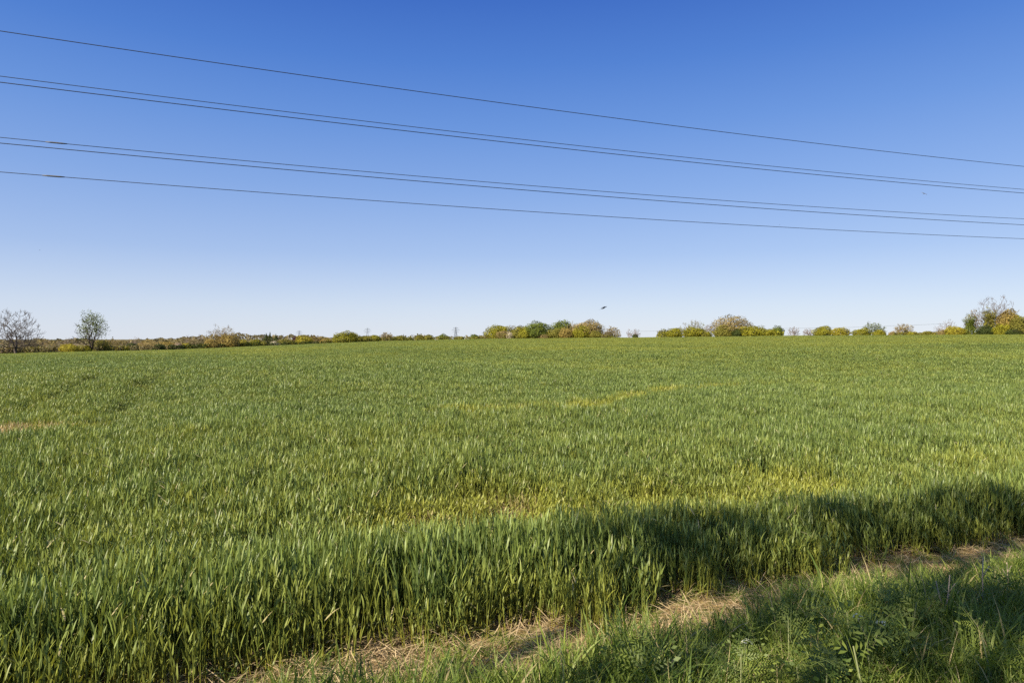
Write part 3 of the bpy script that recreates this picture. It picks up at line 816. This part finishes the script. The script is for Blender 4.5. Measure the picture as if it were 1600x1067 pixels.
# name, kind, x, width, top, metres beyond field end, foliage, bark, label, category
T = [
 ("bare_tree", "bare", 24, 82, 481, -4, None, "grey", "large leafless domed tree standing alone at the far left", "tree", 0.10),
 ("half_leafed_tree", "sparse", 141, 45, 488, 2, "green", "dark", "upright multi-stemmed tree with thin green leaves at the left field end", "tree", 0.085),
 ("shrub", "bush", 110, 32, 535.5, 0, "gold", "brown", "bright yellow-green rounded shrub left of the multi-stemmed green tree", "shrub", None),
 ("shrub", "bush", 131, 22, 538.5, 3, "yg", "brown", "low yellow-green shrub at the foot of the multi-stemmed tree", "shrub", None),
 ("shrub", "bush", 157, 26, 531, 5, "olive", "dark", "dark olive shrub just right of the multi-stemmed tree trunk", "shrub", None),
 ("blossom_shrub", "bush", 8, 36, 540, 6, "pink", "pale", "pale pinkish blossoming shrub beside the big leafless tree", "shrub", None),
 ("shrub", "bush", 45, 48, 533, 20, "brown", "brown", "brown twiggy thicket behind the big leafless tree", "shrub", None),
 ("shrub", "budding", 74, 36, 529, 24, "tan", "pale", "tan budding scrub tree between the leafless tree and the yellow shrub", "tree", None),
 ("shrub", "bush", 62, 40, 541, 8, "olive", "dark", "low dark scrub under the tan budding scrub tree", "shrub", None),
 ("bare_tree", "bare", 104, 34, 527, 60, None, "pale", "faint pale leafless tree behind the bright yellow-green shrub", "tree", 0.05),
 ("shrub", "bush", 86, 26, 539, 9, "brown", "brown", "small brown shrub touching the left side of the bright yellow shrub", "shrub", None),
 ("budding_tree", "budding", 178, 28, 527, 18, "tan", "grey", "small grey-tan budding tree right of the dark olive shrub", "tree", None),
 ("shrub", "bush", 184, 34, 540, 5, "yg", "brown", "low yellow-green shrub under the small grey-tan budding tree", "shrub", None),
 ("bare_tree", "bare", 210, 24, 526, 30, None, "pale", "small pale leafless tree above the reddish left hedge", "tree", 0.06),
 ("shrub", "bush", 207, 18, 534, 8, "dark", "dark", "small dark shrub below the small pale leafless tree", "shrub", None),
 ("shrub", "bush", 232, 46, 531.5, 14, "tan", "brown", "long tan shrub of the reddish left hedge", "shrub", None),
 ("shrub", "bush", 247, 20, 537, 4, "dark", "dark", "dark green low shrub in front of the long tan shrub", "shrub", None),
 ("shrub", "bush", 264, 34, 532.5, 9, "orange", "brown", "orange-brown shrub left of the pink blossom shrub", "shrub", None),
 ("blossom_shrub", "bush", 278, 13, 534, 5, "pink", "pale", "small pink blossom shrub next to a yellow one at the left hedge", "shrub", None),
 ("shrub", "bush", 291, 17, 535, 5, "gold", "brown", "small bright yellow shrub right of the pink blossom shrub", "shrub", None),
 ("bare_tree", "bare", 295, 22, 523, 40, None, "pale", "left one of two pale bare trees before the big orange-brown tree", "tree", 0.05),
 ("bare_tree", "bare", 310, 26, 522, 34, None, "pale", "right one of two pale bare trees before the big orange-brown tree", "tree", 0.05),
 ("shrub", "bush", 309, 30, 529, 11, "brown", "brown", "brown thicket left of the big orange-brown tree", "shrub", None),
 ("budding_tree", "budding", 346, 48, 506, 8, "tan", "brown", "big half-bare orange-brown tree, tallest of the left hedge", "tree", None),
 ("shrub", "bush", 332, 22, 529, 3, "orange", "brown", "orange rounded shrub at the left foot of the big half-bare tree", "shrub", None),
 ("shrub", "bush", 357, 32, 520, 4, "orange", "brown", "tall orange-brown bush at the right foot of the big half-bare tree", "shrub", None),
 ("shrub", "bush", 380, 20, 530, 7, "gold", "brown", "yellow shrub right of the tall orange-brown bush", "shrub", None),
 ("shrub", "bush", 398, 19, 529.5, 6, "yg", "brown", "bright lime-yellow shrub in front of the dark distant conifers", "shrub", None),
 ("shrub", "bush", 411, 15, 532, 3, "olive", "dark", "olive shrub right of the lime-yellow shrub", "shrub", None),
 ("blossom_shrub", "bush", 429, 12, 532.5, 4, "white", "pale", "small whitish blossom shrub below the distant conifers", "shrub", None),
 ("shrub", "bush", 446, 30, 529.5, 5, "olive", "dark", "long olive-green shrub left of the dark purple tree", "shrub", None),
 ("purple_tree", "dome", 464, 11, 523, 30, "purple", "dark", "small dark purple-leaved tree in the left hedge", "tree", None),
 ("shrub", "bush", 476, 24, 523.5, 8, "gold", "brown", "golden rounded shrub right of the dark purple tree", "shrub", None),
 ("budding_tree", "budding", 495, 22, 523, 14, "tan", "brown", "tan budding tree right of the golden shrub", "tree", None),
 ("shrub", "bush", 510, 20, 527.5, 5, "orange", "brown", "orange-tan low shrub left of the broad yellow-green tree", "shrub", None),
 ("leafy_tree", "dome", 538, 38, 517.5, 7, "yg", "brown", "broad yellow-green tree left of the nearer small pylon", "tree", None),
 ("leafy_tree", "dome", 551, 18, 518.5, 12, "olive", "dark", "dull olive tree at the right shoulder of the broad yellow-green tree", "tree", None),
 ("shrub", "bush", 570, 24, 523, 5, "olive", "dark", "olive shrub at the foot of the distant pylon", "shrub", None),
 ("shrub", "bush", 586, 18, 522, 5, "yg", "brown", "yellow-green shrub just right of the distant pylon", "shrub", None),
 ("budding_tree", "budding", 604, 20, 519, 6, "tan", "brown", "tan budding tree midway between the two clear pylons", "tree", None),
 ("shrub", "bush", 624, 19, 523, 5, "olive", "dark", "dark olive bush right of the tan midway tree", "shrub", None),
 ("shrub", "bush", 638, 15, 526, 4, "dark", "dark", "dark low bush in the central hedge gap", "shrub", None),
 ("budding_tree", "budding", 655, 14, 521, 6, "olive", "brown", "small thin budding tree right of the dark low bush", "tree", None),
 ("shrub", "bush", 669, 15, 521.5, 5, "olive", "dark", "small upright olive tree-like bush beside the thin budding tree", "shrub", None),
 ("leafy_tree", "dome", 693, 17, 521.5, 6, "green", "dark", "small round green tree just left of the right-hand pylon", "tree", None),
 ("shrub", "bush", 718, 16, 525, 5, "olive", "dark", "low olive bush just right of the right-hand pylon", "shrub", None),
 ("leafy_tree", "dome", 741, 13, 521.5, 6, "green", "dark", "small dark green tree left of the wooded clump", "tree", None),
 ("blossom_shrub", "bush", 754, 13, 523.5, 7, "pink", "pale", "pinkish blossom bush just before the wooded clump", "shrub", None),
 ("leafy_tree", "dome", 779, 38, 506, 10, "yg", "brown", "yellow-green tree at the left end of the wooded clump", "tree", None),
 ("budding_tree", "budding", 796, 26, 507, 16, "brown", "brown", "brownish budding tree inside the wooded clump", "tree", None),
 ("shrub", "bush", 786, 24, 515, 5, "tan", "brown", "tan bush in front of the left clump trees", "shrub", None),
 ("blossom_shrub", "bush", 797, 11, 518, 3, "white", "pale", "white blossom bush in front of the wooded clump", "shrub", None),
 ("leafy_tree", "dome", 811, 30, 508, 9, "olive", "brown", "olive tree between the brownish tree and the round green tree", "tree", None),
 ("leafy_tree", "dome", 841, 42, 500, 6, "green", "dark", "large round green tree in the middle of the wooded clump", "tree", None),
 ("leafy_tree", "dome", 822, 24, 511, 4, "yg", "brown", "low yellow-green tree at the left foot of the round green tree", "tree", None),
 ("shrub", "bush", 850, 18, 521, 2, "tan", "brown", "small tan bush at the right foot of the round green tree", "shrub", None),
 ("leafy_tree", "dome", 879, 32, 498.5, 12, "green", "dark", "green tree behind the orange one right of the clump's gap", "tree", None),
 ("budding_tree", "budding", 894, 26, 502, 10, "orange", "brown", "orange-leaved budding tree right of the clump's gap", "tree", None),
 ("shrub", "bush", 870, 26, 512, 4, "olive", "dark", "olive bush filling the clump's gap", "shrub", None),
 ("leafy_tree", "dome", 885, 20, 511, 2, "orange", "brown", "small pale orange tree in front of the clump's right half", "tree", None),
 ("leafy_tree", "dome", 921, 42, 498, 9, "tan", "brown", "large domed orange-tan tree at the right end of the clump", "tree", None),
 ("leafy_tree", "dome", 908, 28, 508, 4, "yg", "brown", "yellow-green tree in front of the large orange-tan dome", "tree", None),
 ("shrub", "bush", 930, 22, 515, 4, "olive", "brown", "olive bush at the right foot of the large orange-tan dome", "shrub", None),
 ("budding_tree", "budding", 957, 22, 509.5, 8, "tan", "brown", "small round tan tree standing just right of the clump", "tree", None),
 ("shrub", "bush", 948, 16, 518, 3, "brown", "brown", "reddish-brown bush below the small round tan tree", "shrub", None),
 ("bare_tree", "bare", 983, 9, 513, 6, None, "pale", "thin leafless sapling left of the ivy-footed bare tree", "tree", 0.06),
 ("bare_tree", "bare", 993, 17, 511.5, 5, None, "pale", "bare tree with ivy round its foot, alone right of the clump", "tree", 0.06),
 ("shrub", "bush", 992, 8, 521, 4.5, "dark", "dark", "tiny dark ivy bush at the foot of the lone bare tree", "shrub", None),
 ("budding_tree", "budding", 1036, 17, 513, 6, "olive", "dark", "small dark twiggy tree left of the first right-hand green bush", "tree", None),
 ("leafy_tree", "dome", 1053, 25, 510.5, 4, "yg", "brown", "yellow-green bushy tree right of the small dark twiggy tree", "tree", None),
 ("budding_tree", "budding", 1084, 38, 499.5, 7, "olive", "pale", "half-bare tree with yellow-green lower leaves left of the big tan dome", "tree", None),
 ("shrub", "bush", 1085, 34, 510, 3, "yg", "brown", "yellow-green bush beneath the half-bare tree", "shrub", None),
 ("bare_tree", "bare", 1105, 20, 505, 6, None, "pale", "spindly bare tree squeezed against the big tan dome", "tree", 0.05),
 ("shrub", "bush", 1104, 16, 517.5, 3, "olive", "brown", "small olive bush below the spindly bare tree", "shrub", None),
 ("leafy_tree", "dome", 1143, 58, 491, 7, "tan", "brown", "big domed orange-brown tree, largest right of centre", "tree", None),
 ("shrub", "bush", 1133, 34, 507, 2, "olive", "dark", "olive lower growth in front of the big orange-brown dome", "shrub", None),
 ("shrub", "bush", 1152, 18, 512, 1.5, "dark", "dark", "dark green bush under the right side of the big orange-brown dome", "shrub", None),
 ("leafy_tree", "dome", 1177, 40, 508, 4, "yg", "brown", "wide yellow-green bush right of the big orange-brown dome", "shrub", None),
 ("shrub", "bush", 1205, 26, 513, 4, "yg", "brown", "low yellow-green bush between the wide bush and the dark one", "shrub", None),
 ("leafy_tree", "dome", 1215, 19, 508.5, 6, "green", "dark", "dark green upright bush ending the row before the open sky", "shrub", None),
 ("bare_tree", "bare", 1240, 21, 509.5, 5, None, "pale", "left one of two small pinkish bare dome trees on the ridge", "tree", 0.08),
 ("bare_tree", "bare", 1263, 18, 512.5, 5, None, "pale", "right one of two small pinkish bare dome trees on the ridge", "tree", 0.08),
 ("leafy_tree", "dome", 1285, 25, 507.5, 5, "yg", "brown", "small green-yellow dome tree right of the two bare domes", "tree", None),
 ("leafy_tree", "dome", 1313, 26, 511, 5, "gold", "brown", "small orange-yellow dome tree on the ridge", "tree", None),
 ("leafy_tree", "dome", 1346, 26, 512.5, 4, "yg", "brown", "low yellow-green dome left of the feathery green tree", "tree", None),
 ("half_leafed_tree", "budding", 1365, 28, 501.5, 6, "green", "dark", "feathery grey-green tree rising above low yellow domes", "tree", None),
 ("shrub", "bush", 1374, 20, 514, 3, "yg", "brown", "low yellow-green bush at the right foot of the feathery tree", "shrub", None),
 ("bare_tree", "budding", 1412, 24, 504, 6, "tan", "pale", "small pale nearly bare tree with ivied trunk on the right ridge", "tree", 0.05),
 ("shrub", "bush", 1416, 8, 515, 5, "dark", "dark", "dark ivy bush on the trunk of the small pale tree", "shrub", None),
 ("shrub", "bush", 1396, 16, 518, 8, "tan", "brown", "faint tan low shrub left of the small pale tree", "shrub", None),
 ("shrub", "bush", 1426, 18, 517.5, 4, "yg", "brown", "low yellow-green shrub right of the small pale tree", "shrub", None),
 ("shrub", "bush", 1450, 24, 516, 5, "olive", "brown", "low olive shrub before the taller right-hand trees", "shrub", None),
 ("bare_tree", "bare", 1466, 14, 505, 5, None, "pale", "slender leaning bare tree with dark foot at the right", "tree", 0.05),
 ("bare_tree", "bare", 1482, 24, 499, 7, None, "pale", "wider bare tree right of the slender leaning one", "tree", 0.05),
 ("shrub", "bush", 1475, 18, 514, 3, "tan", "brown", "tan bush below the wider bare tree", "shrub", None),
 ("shrub", "bush", 1494, 30, 508, 3, "gold", "brown", "orange-yellow rounded bush left of the narrow green tree", "shrub", None),
 ("leafy_tree", "column", 1515, 20, 492, 4, "green", "dark", "narrow upright green tree left of the ivy-clad one", "tree", None),
 ("budding_tree", "budding", 1521, 22, 483, 9, "tan", "pale", "thin pale budding tree behind the narrow green tree", "tree", None),
 ("bare_tree", "bare", 1556, 64, 457.5, 9, None, "brown", "tallest bare crown spreading above the ivy-clad tree", "tree", 0.05),
 ("ivy_clad_tree", "column", 1545, 32, 482, 5, "olive", "dark", "tall ivy-clad yellow-green column under the bare crown", "tree", None),
 ("shrub", "bush", 1541, 24, 508, 2, "dark", "dark", "dark shaded bush at the foot of the ivy-clad column", "shrub", None),
 ("leafy_tree", "dome", 1573, 27, 479, 6, "orange", "brown", "tall orange-leaved tree right of the ivy-clad column", "tree", None),
 ("shrub", "bush", 1566, 30, 506, 3, "yg", "dark", "yellow-green bush below the orange-leaved tree", "shrub", None),
 ("leafy_tree", "dome", 1587, 22, 486, 8, "yg", "brown", "yellow-green tree behind the right edge bushes", "tree", None),
 ("leafy_tree", "dome", 1598, 34, 492, 4, "olive", "dark", "olive tree cut by the right edge of the picture", "tree", None),
 ("shrub", "bush", 1590, 36, 511, 2, "dark", "dark", "dark low bush at the far right field end", "shrub", None),
 ("leafy_tree", "dome", 1636, 50, 494, 6, "yg", "dark", "yellow-green tree outside the right edge of the picture", "tree", None),
 ("leafy_tree", "dome", -40, 60, 525, 8, "brown", "dark", "brown tree outside the left edge of the picture", "tree", None),
]
for nm, kind, px, w, top, off, leaf, bark, lab, cat, tw in T:
    plant_tree(nm, kind, px, w, top, off, leaf, bark, lab, cat, "trees and shrubs along the far field end", tw)

# low continuous hedges at the field end
def hedge(px0, px1, tops, off, leafs, label, n):
    rg = np.random.default_rng(int(px0) + 1000); 
    pxs = rg.uniform(px0, px1, n); D = np.interp(pxs, PXK, DK) + off + rg.uniform(-1.2, 1.2, n)
    x = (pxs - 800) / F * D; zg = terrain(x, D)
    yt = np.interp(pxs, np.linspace(px0, px1, len(tops)), tops) + 2.2 * (vnoise(pxs / 6, pxs * 0, 5) - 0.5)
    top = EYE + (HY - yt) / F * D
    z = zg + (top - zg) * rg.random(n) ** 0.75
    xm, ym = float(x.mean()), float(D.mean()); zm = zt(xm, ym)
    mb = MB(); leaf_cards(mb, np.stack([x - xm, D - ym, z - zm], 1), rg.normal(0, 1, (n, 3)) + np.array([0, -.4, .4]), 0.55, np.clip(vnoise(pxs / 5, pxs * 0 + 2, 8) * 0.7 + rg.normal(.15, .2, n), 0, 1), rg)
    root = mb.build("hedge", LEAF[leafs]); root.location = (xm, ym, zm)
    tag(root, label, "hedge")
hedge(-60, 270, [541, 541, 542, 541, 540, 540], 3, "brown", "low brown-olive hedge along the field end at the far left", 2600)
hedge(262, 520, [539, 538, 536, 535, 534, 533], 2.5, "dark", "low dark hedge along the field end below the big half-bare tree", 2600)
hedge(510, 765, [530, 528, 527, 526, 526.5, 525.5], 2.5, "olive", "low olive hedge running under the distant pylons", 2600)
hedge(748, 965, [524, 522, 522, 523, 522, 524], 1.5, "olive", "low olive undergrowth along the foot of the wooded clump", 1800)
hedge(1025, 1225, [521, 518, 518, 518, 517, 517], 1.5, "yg", "low yellow-green undergrowth below the big orange-brown dome and its neighbours", 1700)
hedge(1395, 1660, [519.5, 519, 518, 516, 513, 511], 4, "olive", "low olive hedge under the right-hand trees", 2200)

# far-off woodland on the rise beyond the left hedge
def woodland():
    rg = np.random.default_rng(77); mb = MB()
    for px0, px1, Yd, tops, n in ((-80, 300, 520, [533, 532, 531.5, 531, 531.5, 530], 2600), (240, 520, 640, [531, 527, 524.5, 522.5, 523, 524.5, 527], 3200), (480, 780, 760, [527, 526, 525.5, 525.5, 526, 527], 1500)):
        pxs = rg.uniform(px0, px1, n); Y = Yd + rg.uniform(-30, 60, n); x = (pxs - 800) / F * Y; zg = terrain(x, Y)
        yt = np.interp(pxs, np.linspace(px0, px1, len(tops)), tops) + 5 * (vnoise(pxs / 7, pxs * 0, 4) - 0.55)
        top = EYE + (HY - yt) / F * Yd
        z = zg + np.maximum(top - zg, 1) * rg.random(n) ** 0.6
        leaf_cards(mb, np.stack([x, Y, z], 1), rg.normal(0, 1, (n, 3)) + np.array([0, -.5, .5]), 2.0, np.clip(vnoise(pxs / 6, pxs * 0 + 3, 8), 0, 1), rg)
    o = mb.build("distant_woodland", LEAF["brown"]); tag(o, "far-off brown woodland showing beyond the left hedge", "woodland", kind="stuff")
woodland()
for i, (px, w, top, lab) in enumerate(((416, 11, 521.5, "left dark conifer of the distant group beyond the left hedge"), (422, 11, 519.5, "tallest dark conifer of the distant group beyond the left hedge"),
                        (431, 10, 522.5, "right dark conifer of the distant group beyond the left hedge"), (487, 7, 523, "small lone dark conifer right of the purple tree"))):
    plant_tree("conifer", "cone", px, w, top, 0, "dark", "dark", lab, "tree", "distant dark conifers", depth_abs=600, dens=0.5)

# tall slender hedgerow trees just behind the photographer, throwing the dappled shade on the verge
def shade_tree(p, a, back, w, depth, n, seed, leaf, label):
    """p, a: across- and along-sun position of the middle of its shadow; back: metres towards the sun"""
    hc = 0.25 + back * math.tan(SUN_EL); a = a - back
    ux, uy = -SUN_XY
    x, y = ux * a + uy * p, uy * a - ux * p
    rg = np.random.default_rng(seed); root = empty("hedgerow_tree", (x, y, 0)); h = hc + depth / 2
    P, d, tint = crown_points(n, w, h, h - depth, rg, 16, hollow=0.25)
    cm = MB(); leaf_cards(cm, P, d + np.array([0, 0, .4]), 0.14, tint, rg); cm.build("crown", LEAF[leaf], root)
    p0, p1, r0, r1, lv = grow(depth, w * 0.8, rg, levels=3); up = np.array([0, 0, h - depth])
    tm = MB(); path_tube(tm, [(0, 0, -0.1), (0.05, 0.03, up[2] * 0.5), (0, 0, up[2] + 0.1)], [0.09, 0.07, 0.05], 7)
    tubes(tm, p0 + up, p1 + up, r0, np.maximum(r1, 0.006), 5); tm.build("trunk", BARK["grey"], root)
    tag(root, label, "tree", "hedgerow trees behind the photographer")
shade_tree(-2.65, 4.45, 9.0, 1.45, 0.7, 330, 1, "green", "slender hedgerow tree outside the picture, shading the middle of the crop edge")
shade_tree(-1.95, 5.75, 9.2, 1.45, 0.65, 330, 2, "green", "slender hedgerow tree outside the picture, shading the crop edge right of middle")
shade_tree(-1.25, 6.9, 9.4, 1.5, 0.65, 340, 3, "olive", "slender hedgerow tree outside the picture, shading the crop edge at the right")
shade_tree(-0.7, 4.35, 8.0, 1.45, 1.05, 640, 4, "green", "fuller hedgerow tree outside the picture, darkening the bottom right corner")
shade_tree(-1.75, 3.55, 8.6, 0.8, 0.5, 110, 5, "green", "small topped hedgerow sapling outside the picture, dappling the middle verge")

# ------------------------------------------------------------------ overhead power line
cable_m = plain_mat("weathered conductor", (0.022, 0.022, 0.026), 0.55, 0.3)
sleeve_m = plain_mat("aluminium sleeve", (0.08, 0.08, 0.08), 0.6, 0.2)
XS = np.array([0, 380, 800, 1200, 1592.0])
HT = 16.0
HM, HB = 0.80 * HT, 0.64 * HT
LINES = [("top cable of the nearer circuit, highest line across the sky", [48.9, 104.6, 163.4, 215.3, 259.5], HT, None),
         ("top cable of the farther circuit, upper line of the higher close pair", [119.7, 166.3, 216.4, 259.6, 295.5], HT, None),
         ("middle cable of the nearer circuit, lower line of the higher close pair", [129, 175, 223.5, 265.9, 301.3], HM, None),
         ("middle cable of the farther circuit, upper line of the lower pair, with a joint", [215, 251.3, 287.6, 318.7, 341.7], HM, (71, 105)),
         ("bottom cable of the nearer circuit, lower line of the lower close pair", [224, 259.2, 295.4, 326.6, 351.1], HB, None),
         ("bottom cable of the farther circuit, lowest line across the sky, with a pale joint", [269, 298.6, 328.8, 353.9, 372.9], HB, (66, 101))]
for lab, yy, Hc, joint in LINES:
    yy = np.array(yy); e = (HY - yy) / F; u = (XS - 800) / F
    # straight run in plan, nearly level: depth from the conductor height at each end
    Ya, Yb = Hc / e[0], Hc / e[-1]; Xa, Xb = Ya * u[0], Yb * u[-1]
    k = (Yb - Ya) / (Xb - Xa); c = Ya - k * Xa
    Yp = c / (1 - k * u); Xp = Yp * u; Zp = EYE + e * Yp
    pz = np.polyfit(Xp, Zp, 2)
    t = np.linspace(Xa - 18, Xb + 40, 60)
    pts = np.stack([t, c + k * t, np.polyval(pz, t)], 1)
    root = empty("power_cable", tuple(pts[0]))
    mb = MB(); path_tube(mb, pts - pts[0], 0.021, 6); mb.build("conductor", cable_m, root, smooth=True)
    if joint:
        uu = (np.array(joint) - 800) / F; xj = c * uu / (1 - k * uu); tj = np.linspace(xj[0], xj[1], 5)
        pj = np.stack([tj, c + k * tj, np.polyval(pz, tj)], 1)
        mb = MB(); path_tube(mb, pj - pts[0], [0.03, 0.05, 0.05, 0.05, 0.03], 8); mb.build("joint_sleeve", sleeve_m, root, smooth=True)
    tag(root, lab, "cable", "six cables of the overhead power line")
# faint cable behind the ridge trees
pts = []
for px, py in ((985, 518), (1020, 517.2), (1140, 514.5), (1330, 511.5), (1445, 507.2), (1485, 505)):
    Yd = 330.0 - (px - 985) * 0.14; pts.append(((px - 800) / F * Yd, Yd, EYE + (HY - py) / F * Yd))
pts = np.array(pts); root = empty("power_cable", tuple(pts[0])); mb = MB(); path_tube(mb, pts - pts[0], 0.03, 5); mb.build("conductor", cable_m, root)
tag(root, "faint thin cable just above the ridge, strung between the right-hand trees", "cable")

# distant pylons
steel_m = plain_mat("galvanised steel", (0.20, 0.23, 0.27), 0.6, 0.2)
def pylon(px, top, Yd, yaw, label):
    x = (px - 800) / F * Yd; zg = zt(x, Yd); h = EYE + (HY - top) / F * Yd - zg
    root = empty("pylon", (x, Yd, zg)); root.rotation_euler = (0, 0, yaw)
    hw = lambda t: 2.6 * (1 - t) ** 1.3 + 0.45
    P0, P1 = [], []
    lv = np.linspace(0, 1, 9)
    for a, b in zip(lv[:-1], lv[1:]):
        for i in range(4):
            sx, sy = ((-1, -1), (1, -1), (1, 1), (-1, 1))[i]; tx, ty = ((1, -1), (1, 1), (-1, 1), (-1, -1))[i]
            P0.append((sx * hw(a), sy * hw(a), a * h)); P1.append((sx * hw(b), sy * hw(b), b * h))
            P0.append((sx * hw(a), sy * hw(a), a * h)); P1.append((tx * hw(b), ty * hw(b), b * h))
            P0.append((tx * hw(a), ty * hw(a), a * h)); P1.append((sx * hw(b), sy * hw(b), b * h))
    mb = MB(); tubes(mb, P0, P1, 0.15, 0.15, 4); mb.build("tower", steel_m, root)
    for zz, L in ((0.93, 3.7), (0.79, 5.6), (0.65, 4.2)):
        mb = MB(); q0, q1 = [], []
        for s in (-1, 1):
            for sy in (-0.4, 0.4):
                q0.append((0, sy, zz * h)); q1.append((s * L, 0, zz * h)); q0.append((0, sy, zz * h + 0.9)); q1.append((s * L, 0, zz * h))
            q0.append((s * L, 0, zz * h)); q1.append((s * L, 0, zz * h - 1.4))
        tubes(mb, q0, q1, 0.14, 0.12, 4); mb.build("cross_arm", steel_m, root)
    tag(root, label, "pylon", "small distant pylons on the skyline")
pylon(712, 511, 980, 0.3, "distant lattice pylon furthest right on the skyline")
pylon(574, 512.5, 1080, 0.2, "distant lattice pylon in the middle, behind olive shrubs")
pylon(467.5, 516.5, 1300, 0.2, "distant lattice pylon furthest left, rising from the purple tree")

# ------------------------------------------------------------------ birds
feather_m = plain_mat("dark feathers", (0.075, 0.095, 0.14), 0.6)
def make_bird():
    root = empty("flying_bird", (0, 0, 0)); mb = MB()
    prof = [(-0.085, .004), (-.07, .012), (-.035, .022), (0, .026), (.035, .022), (.06, .014), (.075, .016), (.092, .013), (.103, .005), (.118, .001)]
    path_tube(mb, [(x, 0, 0.004 * math.sin(x * 20)) for x, _ in prof], [r for _, r in prof], 8); mb.build("body", feather_m, root, smooth=True)
    for s in (-1, 1):
        mb = MB(); pts = [(.045, .0), (.055, .07), (.03, .14), (-.03, .22), (-.045, .20), (-.035, .13), (-.03, .06), (-.03, 0)]
        top = [(x, s * y, 0.012 + (0.02 * math.sin(min(y / .16, 1) * 1.2) - 0.1 * max(0, y - .14))) for x, y in pts]
        v = top + [(x, y, z - 0.004) for x, y, z in top]
        f = [(0, 1, 6, 7), (1, 2, 5, 6), (2, 3, 4, 5)]; f2 = [tuple(i + 8 for i in reversed(q)) for q in f]
        rim = [(i, i + 8, (i + 1) % 8 + 8, (i + 1) % 8) for i in range(8)]
        mb.add(v, f + f2 + rim); mb.build("wing", feather_m, root)
    mb = MB(); v = [(-.07, -.010, 0), (-.07, .010, 0), (-.155, .030, -.004), (-.125, 0, -.002), (-.155, -.030, -.004)]
    v = v + [(x, y, z - .003) for x, y, z in v]
    mb.add(v, [(0, 1, 3, 3)][:0] + [(0, 5, 6, 1), (1, 6, 7, 2), (2, 7, 8, 3), (3, 8, 9, 4), (4, 9, 5, 0)], [(0, 1, 3), (1, 2, 3), (0, 3, 4), (5, 8, 6), (6, 8, 7), (5, 9, 8)])
    mb.build("tail", feather_m, root)
    return root
bird = make_bird()
for i, (px, py, Yd, rot, s, lab) in enumerate(((943, 481, 21, (0.0, -0.36, 0.0), 1.0, "dark swallow-like bird gliding low over the trees near centre"),
                              (1444, 303, 44, (0.6, -0.3, 0.5), 1.0, "small dark bird just below the power cables at right"),
                              (62, 391, 120, (0.3, 0, 0.9), 1.0, "tiny bird speck in the open sky at far left"),
                              (1218, 351, 120, (0.2, 0, 0.4), 1.0, "tiny bird speck just above the lowest cable at right"))):
    o = bird if i == 0 else copy_tree(bird)
    o.location = ((px - 800) / F * Yd, Yd, EYE + (HY - py) / F * Yd); o.rotation_euler = rot; o.scale = (s, s, s)
    tag(o, lab, "bird", "birds in flight")
